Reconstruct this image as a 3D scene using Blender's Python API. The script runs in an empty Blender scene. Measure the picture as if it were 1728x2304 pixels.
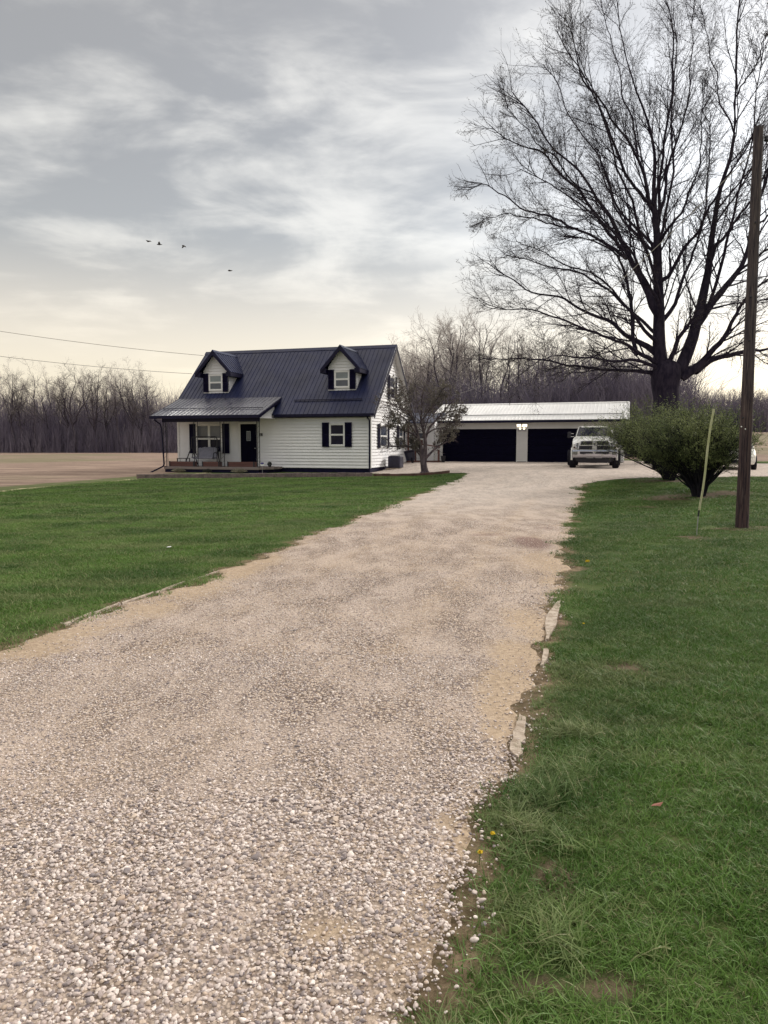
import bpy, bmesh, math, random
import numpy as np
from mathutils import Vector, Matrix, Euler, noise as mnoise
SC = bpy.context.scene
COL = SC.collection
rng = np.random.default_rng(7)
random.seed(7)
R = math.radians
F = 1660.0
TH = math.atan(152/1660)
CAM = np.array([0.0, 0.0, 1.6])

# ------------------------------------------------------------------ camera maths
def ray(u, v):
    up = 1152 - v
    return np.array([u-864, F*math.cos(TH)+up*math.sin(TH), -F*math.sin(TH)+up*math.cos(TH)])
def at(u, v, Y):
    d = ray(u, v)
    return CAM + d*(Y/d[1])
def sst(x, a, b):
    t = np.clip((np.asarray(x, float)-a)/(b-a), 0, 1)
    return t*t*(3-2*t)
def H(x, y):
    x = np.asarray(x, float); y = np.asarray(y, float)
    s = sst(x+3+(np.clip(y, 0, 60)-46)*.35, 0, 5)
    h = .1*sst(y, 15, 35) + .40*s*sst(y, 12, 31)
    h = h + 2.9*sst(y, 50, 112)*sst(x/np.maximum(y, 1), .17, .45)
    h = h + .05*np.sin(x*.23+1)*np.sin(y*.19)*sst(np.hypot(x, y), 5, 14)*(1-sst(y, 26, 32))
    return h
def Hs(x, y): return float(H(x, y))
def G(u, v):
    d = ray(u, v)
    ys = np.linspace(1, 400, 8000)
    p = CAM[None]+d[None]*(ys/d[1])[:, None]
    below = p[:, 2] <= H(p[:, 0], p[:, 1])
    i = int(np.argmax(below)) if below.any() else len(ys)-1
    a, b = ys[max(i-1, 0)], ys[i]
    for _ in range(30):
        m = (a+b)/2; q = CAM+d*(m/d[1])
        if q[2] <= Hs(q[0], q[1]): b = m
        else: a = m
    q = CAM+d*(b/d[1]); q[2] = Hs(q[0], q[1])
    return q

# ------------------------------------------------------------------ objects
def props(o, label=None, cat=None, group=None, kind=None):
    if label: o['label'] = label
    if cat: o['category'] = cat
    if group: o['group'] = group
    if kind: o['kind'] = kind
    return o
def thing(name, loc, rz, label, cat, group=None):
    o = bpy.data.objects.new(name, None); COL.objects.link(o)
    o.location = loc; o.rotation_euler = (0, 0, rz); o.empty_display_size = .2
    return props(o, label, cat, group)
def link(name, me, mat, parent=None, smooth=False):
    o = bpy.data.objects.new(name, me); COL.objects.link(o)
    if mat is not None and not me.materials: me.materials.append(mat)
    if parent is not None: o.parent = parent
    if smooth: me.polygons.foreach_set('use_smooth', [True]*len(me.polygons))
    return o
def mesh_np(name, V, faces):
    V = np.asarray(V, np.float32)
    me = bpy.data.meshes.new(name)
    me.vertices.add(len(V)); me.vertices.foreach_set('co', V.ravel())
    tot = []; idx = []
    for f in faces:
        f = np.asarray(f, np.int32)
        if len(f) == 0: continue
        tot.append(np.full(len(f), f.shape[1], np.int32)); idx.append(f.ravel())
    tot = np.concatenate(tot); idx = np.concatenate(idx)
    me.loops.add(len(idx)); me.loops.foreach_set('vertex_index', idx)
    me.polygons.add(len(tot))
    st = np.concatenate([[0], np.cumsum(tot)[:-1]]).astype(np.int32)
    me.polygons.foreach_set('loop_start', st)
    me.update(calc_edges=True); me.validate()
    return me
class MB:
    def __init__(s): s.v = []; s.f = []; s.M = Matrix.Identity(4)
    def add(s, vs, fs):
        b = len(s.v); s.v += [tuple(s.M @ Vector(p)) for p in vs]
        s.f += [tuple(b+i for i in f) for f in fs]; return s
    def box(s, a, b, rot=None, piv=None):
        x0, y0, z0 = a; x1, y1, z1 = b
        vs = [Vector(p) for p in ((x0,y0,z0),(x1,y0,z0),(x1,y1,z0),(x0,y1,z0),(x0,y0,z1),(x1,y0,z1),(x1,y1,z1),(x0,y1,z1))]
        if rot is not None:
            pv = Vector(piv) if piv is not None else sum(vs, Vector())/8
            E = Euler(rot).to_matrix(); vs = [pv+E@(p-pv) for p in vs]
        return s.add(vs, [(0,3,2,1),(4,5,6,7),(0,1,5,4),(1,2,6,5),(2,3,7,6),(3,0,4,7)])
    def poly(s, pts): return s.add(pts, [tuple(range(len(pts)))])
    def prism(s, pts, d):
        n = len(pts); d = Vector(d); q = [Vector(p) for p in pts]
        return s.add(q+[p+d for p in q], [tuple(reversed(range(n))), tuple(range(n, 2*n))]+[(i, (i+1) % n, n+(i+1) % n, n+i) for i in range(n)])
    def tube(s, pts, r, n=8, cap=True):
        pts = [Vector(p) for p in pts]; k = len(pts)
        rs = r if isinstance(r, (list, tuple)) else [r]*k
        vs = []; ref = None
        for i, p in enumerate(pts):
            t = (pts[min(i+1, k-1)]-pts[max(i-1, 0)]).normalized()
            if ref is None: ref = t.orthogonal().normalized()
            u = (ref-t*ref.dot(t)).normalized(); ref = u; w = t.cross(u)
            vs += [p+(u*math.cos(a)+w*math.sin(a))*rs[i] for a in [2*math.pi*j/n for j in range(n)]]
        fs = [(i*n+j, i*n+(j+1) % n, (i+1)*n+(j+1) % n, (i+1)*n+j) for i in range(k-1) for j in range(n)]
        if cap: fs += [tuple(reversed(range(n))), tuple(range((k-1)*n, k*n))]
        return s.add(vs, fs)
    def lathe(s, prof, c, axis='Z', n=20):
        vs = []; k = len(prof); c = Vector(c)
        for (r, h) in prof:
            for j in range(n):
                a = 2*math.pi*j/n; x, y = r*math.cos(a), r*math.sin(a)
                vs.append(c+(Vector((x, y, h)) if axis == 'Z' else Vector((h, x, y)) if axis == 'X' else Vector((x, h, y))))
        fs = [(i*n+j, i*n+(j+1) % n, (i+1)*n+(j+1) % n, (i+1)*n+j) for i in range(k-1) for j in range(n)]
        return s.add(vs, fs)
    def build(s, name, mat, parent=None, bevel=0, smooth=False, sub=0):
        me = bpy.data.meshes.new(name); me.from_pydata(s.v, [], s.f); me.update()
        bm = bmesh.new(); bm.from_mesh(me); bmesh.ops.recalc_face_normals(bm, faces=bm.faces); bm.to_mesh(me); bm.free()
        o = link(name, me, mat, parent, smooth)
        if bevel:
            m = o.modifiers.new('b', 'BEVEL'); m.width = bevel; m.segments = 2; m.limit_method = 'ANGLE'
        if sub:
            m = o.modifiers.new('s', 'SUBSURF'); m.levels = m.render_levels = sub
        return o

# ------------------------------------------------------------------ materials
class Nodes:
    def __init__(s, t): s.t = t; s.n = t.nodes; s.l = t.links
    def new(s, ty, **k):
        n = s.n.new(ty)
        for a, b in k.items():
            if a.startswith('i_'): n.inputs[a[2:].replace('_', ' ')].default_value = b
            else: setattr(n, a, b)
        return n
    def put(s, sock, val):
        if isinstance(val, bpy.types.NodeSocket): s.l.new(val, sock)
        elif isinstance(val, (tuple, list)) and len(val) == 3 and sock.type == 'RGBA': sock.default_value = (*val, 1)
        else: sock.default_value = val
    def noise(s, vec, scale, detail=4, rough=.55, dist=0):
        n = s.new('ShaderNodeTexNoise'); s.put(n.inputs['Vector'], vec)
        n.inputs['Scale'].default_value = scale; n.inputs['Detail'].default_value = detail
        n.inputs['Roughness'].default_value = rough; n.inputs['Distortion'].default_value = dist
        return n.outputs['Fac']
    def voro(s, vec, scale, feat='F1'):
        n = s.new('ShaderNodeTexVoronoi', feature=feat); s.put(n.inputs['Vector'], vec); n.inputs['Scale'].default_value = scale
        return n
    def math(s, op, a, b=0.0, c=0.0, clamp=False):
        n = s.new('ShaderNodeMath', operation=op); n.use_clamp = clamp
        s.put(n.inputs[0], a); s.put(n.inputs[1], b); s.put(n.inputs[2], c); return n.outputs[0]
    def vmath(s, op, a, b=(0, 0, 0)):
        n = s.new('ShaderNodeVectorMath', operation=op); s.put(n.inputs[0], a); s.put(n.inputs[1], b)
        return n.outputs['Value'] if op == 'DOT_PRODUCT' else n.outputs[0]
    def mix(s, f, a, b):
        n = s.new('ShaderNodeMix', data_type='RGBA'); s.put(n.inputs[0], f); s.put(n.inputs[6], a); s.put(n.inputs[7], b); return n.outputs[2]
    def rng(s, v, a, b, c=0.0, d=1.0):
        n = s.new('ShaderNodeMapRange', interpolation_type='SMOOTHSTEP'); s.put(n.inputs[0], v)
        for i, x in enumerate((a, b, c, d)): n.inputs[i+1].default_value = x
        return n.outputs[0]
    def attr(s, name):
        return s.new('ShaderNodeAttribute', attribute_name=name).outputs['Fac']
    def pos(s): return s.new('ShaderNodeNewGeometry').outputs['Position']
    def obj(s): return s.new('ShaderNodeTexCoord').outputs['Object']
    def bump(s, h, strength=.5, dist=.01, normal=None):
        n = s.new('ShaderNodeBump'); s.put(n.inputs['Height'], h); n.inputs['Strength'].default_value = strength
        n.inputs['Distance'].default_value = dist
        if normal is not None: s.l.new(normal, n.inputs['Normal'])
        return n.outputs[0]
def material(name, fn=None, col=(.5, .5, .5), rough=.6, metal=0, spec=.5, emit=None, es=0):
    m = bpy.data.materials.new(name); m.use_nodes = True
    N = Nodes(m.node_tree); b = m.node_tree.nodes['Principled BSDF']
    b.inputs['Base Color'].default_value = (*col, 1); b.inputs['Roughness'].default_value = rough
    b.inputs['Metallic'].default_value = metal; b.inputs['Specular IOR Level'].default_value = spec
    if emit: b.inputs['Emission Color'].default_value = (*emit, 1); b.inputs['Emission Strength'].default_value = es
    if fn: fn(N, b)
    return m
def varied(name, col, amt=.25, scale=3, rough=.6, metal=0, spec=.5, bumps=0, bscale=40, stretch=(1, 1, 1), alt=None):
    def fn(N, b):
        v = N.obj()
        if stretch != (1, 1, 1): v = N.vmath('MULTIPLY', v, stretch)
        n = N.noise(v, scale, 6, .6)
        lo = alt if alt else tuple(c*(1-amt) for c in col); hi = tuple(min(1, c*(1+amt)) for c in col)
        N.put(b.inputs['Base Color'], N.mix(N.rng(n, .3, .7), lo, hi))
        N.put(b.inputs['Roughness'], N.rng(N.noise(v, scale*2.3), .2, .8, max(.05, rough-.1), min(1, rough+.1)))
        if bumps: N.put(b.inputs['Normal'], N.bump(N.noise(v, bscale, 3), bumps, .01))
    return material(name, fn, col, rough, metal, spec)

M = {}
M['siding'] = varied('white_siding', (.80, .80, .83), .06, .5, .6, alt=(.75, .75, .77))
M['garage_siding'] = varied('cream_siding', (.67, .66, .66), .06, .5, .65, alt=(.62, .61, .60))
M['trim'] = varied('white_trim', (.74, .74, .74), .05, 2, .45)
M['navy'] = varied('navy_black_paint', (.006, .005, .030), .3, 4, .6, spec=.15)
M['door'] = varied('navy_black_door', (.0026, .0020, .012), .2, 4, .7, spec=.06)
M['gutter'] = varied('dark_gutter', (.006, .005, .026), .2, 4, .5, spec=.2)
M['roof'] = varied('dark_metal_roof', (.010, .014, .050), .2, .8, .42, spec=.24, stretch=(1, .2, 1))
M['wroof'] = varied('white_metal_roof', (.84, .84, .85), .04, .7, .38, spec=.5, alt=(.76, .76, .77))
M['iron'] = varied('black_iron', (.008, .008, .016), .2, 9, .5)
M['deck'] = varied('weathered_deck_wood', (.19, .155, .15), .25, 2, .8, stretch=(.3, 3, 3))
M['redwood'] = varied('red_brown_wood', (.105, .045, .04), .3, 2, .75, stretch=(.4, 5, 5))
M['timber'] = varied('brown_timber', (.10, .055, .045), .35, 3, .85, bumps=.4)
M['block'] = None
M['blind'] = varied('grey_blind', (.22, .25, .28), .1, 2, .5)
M['pane_dark'] = varied('dark_window_glass', (.006, .007, .026), .2, 2, .12, spec=.14)
M['pane_mid'] = varied('grey_window_glass', (.05, .06, .09), .2, 2, .15, spec=.6)
M['pane_green'] = varied('pale_window_glass', (.17, .20, .22), .15, 1.5, .15, spec=.6)
M['cushion'] = varied('grey_cushion', (.24, .24, .30), .15, 6, .9, bumps=.3)
M['concrete'] = varied('pale_concrete', (.40, .34, .285), .2, 14, .95, bumps=1, bscale=45, alt=(.24, .185, .14))
M['rubber'] = varied('tyre_rubber', (.018, .017, .026), .2, 10, .85, spec=.2)
M['steel'] = varied('dull_steel', (.35, .35, .38), .2, 8, .35, metal=.8)
M['chrome'] = material('chrome', col=(.52, .53, .60), rough=.22, metal=1)
M['truckpaint'] = varied('cream_truck_paint', (.70, .70, .69), .05, 2, .25, spec=.6)
M['carpaint'] = varied('white_car_paint', (.78, .77, .73), .04, 2, .25, spec=.6)
M['carglass'] = material('car_glass', col=(.02, .022, .035), rough=.04, spec=.9)
M['headlamp'] = varied('headlamp_lens', (.10, .10, .10), .4, 20, .12, spec=.8)
M['amber'] = material('amber_lens', col=(.05, .02, .02), rough=.2)
M['blackpl'] = varied('black_plastic', (.010, .009, .018), .2, 9, .6)
M['lamp'] = material('lit_lamp', col=(1, .95, .8), emit=(1, .86, .62), es=2.6)
M['ac'] = varied('dark_condenser_metal', (.035, .033, .062), .2, 5, .5)
M['plant'] = varied('dry_plant', (.26, .24, .18), .4, 9, .9)
M['cactus'] = varied('dark_plant', (.03, .035, .03), .4, 9, .9)
M['wire'] = material('cable', col=(.03, .03, .03), rough=.6)
M['palewire'] = material('pale_cable', col=(.32, .31, .30), rough=.6)
M['bird'] = material('bird_feathers', col=(.05, .05, .055), rough=.8)
M['signblue'] = material('sign_blue', col=(.07, .06, .24), rough=.5)
M['white'] = material('white_paint', col=(.78, .78, .78), rough=.5)
M['yellow'] = material('dandelion_yellow', col=(.75, .55, .03), rough=.8)
M['redclay'] = varied('terracotta', (.28, .12, .09), .2, 6, .8)

def f_block(N, b):
    v = N.obj()
    br = N.new('ShaderNodeTexBrick'); N.put(br.inputs['Vector'], N.vmath('MULTIPLY', v, (1, 1, 1)))
    br.inputs['Scale'].default_value = 3.2
    n = N.noise(v, 5, 5)
    c = N.mix(N.rng(n, .35, .65), (.13, .10, .10), (.22, .17, .16))
    N.put(b.inputs['Base Color'], N.mix(N.rng(N.noise(v, 21, 3), .4, .7), c, (.10, .08, .085)))
    N.put(b.inputs['Normal'], N.bump(N.noise(v, 30, 4), .7, .02)); b.inputs['Roughness'].default_value = .95
M['block'] = material('brick_edging', f_block)

def f_pole(N, b):
    v = N.vmath('MULTIPLY', N.obj(), (14, 14, .7))
    n = N.noise(v, 2.2, 8, .7); g = N.noise(N.vmath('MULTIPLY', N.obj(), (40, 40, .8)), 2, 5, .7)
    z = N.new('ShaderNodeSeparateXYZ'); N.l.new(N.obj(), z.inputs[0])
    lowc = N.mix(N.rng(n, .3, .7), (.028, .019, .026), (.100, .064, .062))
    hic = N.mix(N.rng(n, .3, .7), (.035, .030, .040), (.12, .098, .095))
    c = N.mix(N.rng(z.outputs[2], .8, 4.2), lowc, hic)
    g2 = N.noise(N.vmath('MULTIPLY', N.obj(), (75, 75, 1.6)), 1.5, 4, .6)
    c = N.mix(N.math('MULTIPLY', N.rng(g2, .55, .68), .6), c, (.20, .155, .14))
    N.put(b.inputs['Base Color'], N.mix(N.rng(g, .54, .60), c, (.010, .008, .018)))
    N.put(b.inputs['Normal'], N.bump(g, .8, .02)); b.inputs['Roughness'].default_value = .9
    b.inputs['Specular IOR Level'].default_value = .2
M['pole'] = material('creosoted_pole_wood', f_pole)
def bark(name, a, c, sc=5):
    def fn(N, b):
        v = N.vmath('MULTIPLY', N.pos(), (1, 1, .35)); n = N.noise(v, sc, 6, .65)
        N.put(b.inputs['Base Color'], N.mix(N.rng(n, .35, .65), a, c))
        N.put(b.inputs['Normal'], N.bump(n, .8, .04)); b.inputs['Roughness'].default_value = .95; b.inputs['Specular IOR Level'].default_value = .15
    return material(name, fn)
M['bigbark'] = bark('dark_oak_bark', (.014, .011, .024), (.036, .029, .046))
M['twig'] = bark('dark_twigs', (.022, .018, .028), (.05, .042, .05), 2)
M['dogbark'] = bark('grey_brown_bark', (.05, .04, .052), (.15, .12, .13), 9)
M['woodbark'] = bark('forest_bark', (.045, .038, .055), (.10, .085, .10), 3)
M['woodtwig'] = bark('backlit_forest_twigs', (.32, .285, .28), (.52, .475, .45), .4)  # sky backlight on the distant treetops put into the twig colour
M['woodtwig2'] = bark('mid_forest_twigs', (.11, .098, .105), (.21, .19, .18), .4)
M['under'] = bark('undergrowth_stems', (.11, .095, .145), (.24, .21, .26), .35)
M['bushstem'] = bark('dark_shrub_stems', (.012, .012, .022), (.03, .028, .034), 9)
def leafmat(name, a, c, sc=1.5, tr=.25):
    def fn(N, b):
        n = N.noise(N.pos(), sc, 4); n2 = N.noise(N.pos(), 37, 2)
        f = N.math('ADD', N.math('MULTIPLY', N.rng(n, .3, .7), .6), N.math('MULTIPLY', N.rng(n2, .3, .7), .4))
        N.put(b.inputs['Base Color'], N.mix(f, a, c)); b.inputs['Roughness'].default_value = .6
        b.inputs['Specular IOR Level'].default_value = .3
        if tr:
            t = N.new('ShaderNodeBsdfTranslucent'); N.put(t.inputs[0], N.mix(f, a, c))
            m = N.new('ShaderNodeMixShader', i_Fac=tr); out = N.n['Material Output']
            N.l.new(b.outputs[0], m.inputs[1]); N.l.new(t.outputs[0], m.inputs[2]); N.l.new(m.outputs[0], out.inputs[0])
    return material(name, fn)
M['bushleaf'] = leafmat('shrub_leaves', (.085, .12, .050), (.28, .32, .13), 1.2)
M['dogleaf'] = leafmat('small_dark_leaves', (.085, .075, .078), (.22, .20, .16), 2)
M['bud'] = leafmat('buds', (.035, .028, .030), (.09, .075, .05), .6)

# ------------------------------------------------------------------ branch tools
def resample(P, Rr, n):
    P = np.asarray(P, float); Rr = np.asarray(Rr, float)
    # Catmull-like smoothing by dense interpolation
    s = np.concatenate([[0], np.cumsum(np.linalg.norm(np.diff(P, axis=0), axis=1))])
    t = np.linspace(0, s[-1], n)
    Q = np.stack([np.interp(t, s, P[:, i]) for i in range(3)], 1); q = np.interp(t, s, Rr)
    K = Q.copy(); K[1:-1] = (Q[:-2]+2*Q[1:-1]+Q[2:])/4
    return K, q
def spawn(P, Rr, k, lf, ang, n2, up=.1, jit=.15, rf=.6, t0=.2, t1=1.0, rend=.3, tf=.6, rmin=.004, rmax=9, absl=None, g=rng):
    m, n = P.shape[:2]
    L = np.linalg.norm(np.diff(P, axis=1), axis=2).sum(1)
    t = t0+(t1-t0)*((np.arange(k)[None]+g.random((m, k)))/k)
    f = np.clip(t, 0, .9999)*(n-1); i = f.astype(int); w = (f-i)[..., None]
    r_ = np.arange(m)[:, None]
    A = P[r_, i]; B = P[r_, i+1]; p = A*(1-w)+B*w
    T = B-A; T /= np.linalg.norm(T, axis=2, keepdims=True)+1e-9
    pr = Rr[r_, i]*(1-w[..., 0])+Rr[r_, i+1]*w[..., 0]
    rv = g.normal(size=T.shape); rv -= (rv*T).sum(2, keepdims=True)*T; rv /= np.linalg.norm(rv, axis=2, keepdims=True)
    a = ang*(.7+.6*g.random((m, k)))[..., None]
    D = np.cos(a)*T+np.sin(a)*rv
    Ln = (L[:, None] if absl is None else absl)*lf*(1.1-tf*t)*(.6+.8*g.random((m, k)))
    p = p.reshape(-1, 3); D = D.reshape(-1, 3); Ln = Ln.ravel(); pr = pr.ravel()
    out = np.empty((len(p), n2, 3)); out[:, 0] = p
    st = (Ln/(n2-1))[:, None]
    for j in range(1, n2):
        D = D+g.normal(size=D.shape)*jit+np.array([0, 0, up]); D /= np.linalg.norm(D, axis=1, keepdims=True)
        p = p+D*st; out[:, j] = p
    r0 = np.clip(pr*rf, rmin, rmax)
    rr = r0[:, None]*np.linspace(1, rend, n2)[None]
    return out, rr
def tube_np(P, Rr, s):
    m, n = P.shape[:2]
    T = np.gradient(P, axis=1); T /= np.linalg.norm(T, axis=2, keepdims=True)+1e-9
    ref = np.where(np.abs(T[:, :1, 2:3]) < .8, np.array([0, 0, 1.]), np.array([1., 0, 0]))
    U = np.cross(T, np.broadcast_to(ref, T.shape)); U /= np.linalg.norm(U, axis=2, keepdims=True)+1e-9
    W = np.cross(T, U)
    a = np.arange(s)*2*math.pi/s
    V = P[:, :, None]+Rr[:, :, None, None]*(np.cos(a)[None, None, :, None]*U[:, :, None]+np.sin(a)[None, None, :, None]*W[:, :, None])
    b = (np.arange(m)*n*s)[:, None, None]+(np.arange(n-1)*s)[None, :, None]; j = np.arange(s)[None, None]
    j2 = (j+1) % s
    Fq = np.stack([b+j, b+j2, b+s+j2, b+s+j], -1).reshape(-1, 4)
    return V.reshape(-1, 3), Fq
def join_np(parts):
    Vs = []; Fs = {}; o = 0
    for V, Fq in parts:
        Vs.append(V); Fs.setdefault(Fq.shape[1], []).append(Fq+o); o += len(V)
    return np.concatenate(Vs), [np.concatenate(x) for x in Fs.values()]
def leaves_np(C, size, g=rng, flat=0.0, aspect=.55, quads=True):
    n = len(C); d = g.normal(size=(n, 3)); d[:, 2] += flat; d /= np.linalg.norm(d, axis=1, keepdims=True)
    r = g.normal(size=(n, 3)); r -= (r*d).sum(1, keepdims=True)*d; r /= np.linalg.norm(r, axis=1, keepdims=True)
    e = np.cross(d, r); s = (np.asarray(size)*(.6+.8*g.random(n)))[:, None]
    V = np.stack([C-r*s*.5, C+e*s*aspect*.5-r*s*.05, C+r*s*.5, C-e*s*aspect*.5-r*s*.05], 1).reshape(-1, 3)
    b = (np.arange(n)*4)[:, None]
    return V, b+np.array([[0, 1, 2, 3]])
# ------------------------------------------------------------------ camera, sky, sun
cam = bpy.data.cameras.new('camera'); co = bpy.data.objects.new('camera', cam); COL.objects.link(co)
co.location = CAM; co.rotation_euler = (R(90)-TH, 0, 0)
cam.sensor_fit = 'VERTICAL'; cam.sensor_height = 36; cam.lens = 36*F/2304; cam.clip_end = 6000; cam.clip_start = .05
SC.camera = co
SC.view_settings.view_transform = 'Standard'; SC.view_settings.look = 'None'
SC.view_settings.exposure = .13; SC.view_settings.gamma = 1
SUN_AZ, SUN_EL = 56, 27
az, el = R(SUN_AZ), R(SUN_EL)
sdir = Vector((math.sin(az)*math.cos(el), math.cos(az)*math.cos(el), math.sin(el)))
sl = bpy.data.lights.new('sun', 'SUN'); sl.energy = 2.3; sl.angle = R(14); sl.color = (1, .955, .88)
so = bpy.data.objects.new('sun', sl); COL.objects.link(so); so.rotation_euler = (-sdir).to_track_quat('-Z', 'Y').to_euler()
W = bpy.data.worlds.new('World'); SC.world = W; W.use_nodes = True
N = Nodes(W.node_tree); N.n.clear()
sky = N.new('ShaderNodeTexSky', sky_type='NISHITA'); sky.sun_disc = False; sky.sun_elevation = el; sky.sun_rotation = az
bg1 = N.new('ShaderNodeBackground', i_Strength=.05); N.l.new(sky.outputs[0], bg1.inputs[0])
D = N.new('ShaderNodeTexCoord').outputs['Generated']
D = N.vmath('NORMALIZE', D)
sp = N.new('ShaderNodeSeparateXYZ'); N.l.new(D, sp.inputs[0])
dz = N.math('MAXIMUM', sp.outputs[2], 0.0)
den = N.math('ADD', dz, .15)
cx = N.math('DIVIDE', sp.outputs[0], den); cy = N.math('DIVIDE', sp.outputs[1], den)
cv = N.new('ShaderNodeCombineXYZ'); N.put(cv.inputs[0], N.math('MULTIPLY', cx, .72)); N.put(cv.inputs[1], cy)
# clouds lie in long bands, slightly turned against the view
rot = N.new('ShaderNodeVectorRotate', rotation_type='Z_AXIS'); N.l.new(cv.outputs[0], rot.inputs[0]); rot.inputs['Angle'].default_value = R(-6)
P_ = rot.outputs[0]
n1 = N.noise(P_, 1.7, 7, .52, .45); n2 = N.noise(N.vmath('ADD', P_, (7.3, 2.1, 3)), 4.6, 5, .52, .3); n3 = N.noise(P_, .6, 3, .5)
n4 = N.noise(N.vmath('MULTIPLY', D, (2.6, 2.6, 7)), 1.9, 6, .56, .5)
cl = N.math('ADD', N.math('ADD', N.math('MULTIPLY', n1, .42), N.math('MULTIPLY', n4, .30)), N.math('ADD', N.math('MULTIPLY', n2, .20), N.math('MULTIPLY', n3, .26)))
bright = N.rng(cl, .55, .70)
sunv = sdir
glow = N.math('MAXIMUM', N.vmath('DOT_PRODUCT', D, tuple(Vector((math.sin(R(27))*math.cos(R(15)), math.cos(R(27))*math.cos(R(15)), math.sin(R(15)))))), 0.0)
gl = N.math('POWER', glow, 34.0)
gl2 = N.math('POWER', N.math('MAXIMUM', N.vmath('DOT_PRODUCT', D, tuple(sdir)), 0.0), 3.0)
hi = N.rng(dz, .03, .40)
dark = N.mix(hi, (.47, .425, .355), (.365, .332, .278))
light = N.mix(hi, (.80, .71, .575), (.82, .765, .66))
c = N.mix(bright, dark, light)
c = N.mix(N.math('MULTIPLY', gl, 1.05, clamp=True), c, (1.0, .985, .96))
# warm clear strip just above the horizon
low = N.math('SUBTRACT', 1.0, N.rng(dz, .09, .27))
c = N.mix(N.math('MULTIPLY', low, .72), c, (1.00, .80, .56))
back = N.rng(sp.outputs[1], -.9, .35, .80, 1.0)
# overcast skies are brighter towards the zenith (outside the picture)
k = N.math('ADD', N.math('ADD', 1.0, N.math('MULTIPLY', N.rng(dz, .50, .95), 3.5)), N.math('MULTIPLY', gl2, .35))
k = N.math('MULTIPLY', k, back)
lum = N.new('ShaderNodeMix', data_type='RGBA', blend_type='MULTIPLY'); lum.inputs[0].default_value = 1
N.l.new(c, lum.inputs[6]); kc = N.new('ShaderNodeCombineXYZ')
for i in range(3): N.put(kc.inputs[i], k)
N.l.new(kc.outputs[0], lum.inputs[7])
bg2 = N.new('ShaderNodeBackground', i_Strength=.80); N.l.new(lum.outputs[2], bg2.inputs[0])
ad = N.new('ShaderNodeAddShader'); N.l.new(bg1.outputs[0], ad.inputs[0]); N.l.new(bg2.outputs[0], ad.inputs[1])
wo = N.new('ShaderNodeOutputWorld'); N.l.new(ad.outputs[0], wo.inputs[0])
SC.cycles.max_bounces = 5; SC.cycles.diffuse_bounces = 3; SC.cycles.glossy_bounces = 3; SC.cycles.transparent_max_bounces = 4
SC.cycles.use_denoising = True; SC.cycles.denoiser = 'OPENIMAGEDENOISE'; SC.cycles.denoising_prefilter = 'ACCURATE'; SC.cycles.denoising_input_passes = 'RGB_ALBEDO_NORMAL'; SC.cycles.use_adaptive_sampling = False

# ------------------------------------------------------------------ ground plan
def poly_by_y(pts):
    q = np.array([G(u, v)[:2] for u, v in pts]); q = q[np.argsort(q[:, 1])]; return q
LE = poly_by_y([(u/.96, v/.96) for u, v in ((2,1395),(130,1355),(250,1300),(400,1265),(500,1225),(640,1170),(750,1125),(860,1085),(950,1050),(1012,1023))])
RE = poly_by_y([(u/.96, v/.96) for u, v in ((930,2208),(965,2080),(1010,1990),(1052,1850),(1085,1750),(1135,1660),(1165,1580),(1178,1500),(1190,1400),(1213,1330),(1225,1230),(1238,1140),(1258,1080),(1266,1044))])
def ext(q, y):
    y = np.asarray(y, float)
    r = np.interp(y, q[:, 1], q[:, 0])
    s0 = (LE[3, 0]-LE[0, 0])/(LE[3, 1]-LE[0, 1])
    return np.where(y < q[0, 1], q[0, 0]+(y-q[0, 1])*s0, r)
yK0, yK1 = LE[-1, 1], LE[-1, 1]+1.2
print('drive ends', LE[-1], RE[-1], RE[0])
def jit(y, seed):
    y = np.asarray(y, float)
    return .10*np.sin(y*3.1+seed)*np.sin(y*1.3+seed*2)+.05*np.sin(y*9.7+seed*3)+.03*np.sin(y*23+seed)
def XL(y):
    y = np.asarray(y, float)
    x = ext(LE, y)+jit(y, 1)*np.clip(y/8, .4, 1.3)
    k0 = LE[-1]
    return np.where(y <= k0[1], x, np.interp(y, [k0[1], k0[1]+1.4, 37.6, 38.6, 60], [k0[0], 3.0, -.1, -1.0, -1.0]))
yr = RE[-1, 1]
def XR(y):
    y = np.asarray(y, float)
    x = ext(RE, y)+jit(y, 4)*np.clip(y/8, .35, 1.2)
    return np.where(y <= yr, x, np.interp(y, [yr, yr+.5, yr+1.4, 33, 38, 44, 52], [RE[-1, 0], 9.5, 34, 40, 30, 18, 16]))
LA, LB = G(0, 1106), G(262, 1082.5)
def BY(x):
    s = (LB[1]-LA[1])/(LB[0]-LA[0])
    x = np.asarray(x, float)
    left = LA[1]+(x-LA[0])*s
    return np.where(x < -8, np.minimum(left, 44), np.interp(x, [-8, -4, 14, 20, 60], [44, 64, 64, 47, 52]))
def fieldd(x, y):
    s = (LB[1]-LA[1])/(LB[0]-LA[0])
    return (np.asarray(y)-BY(x))/np.where(np.asarray(x) < -8, math.sqrt(1+s*s), 1.2)
BARE = []   # (x, y, rx, ry, strength)
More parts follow.
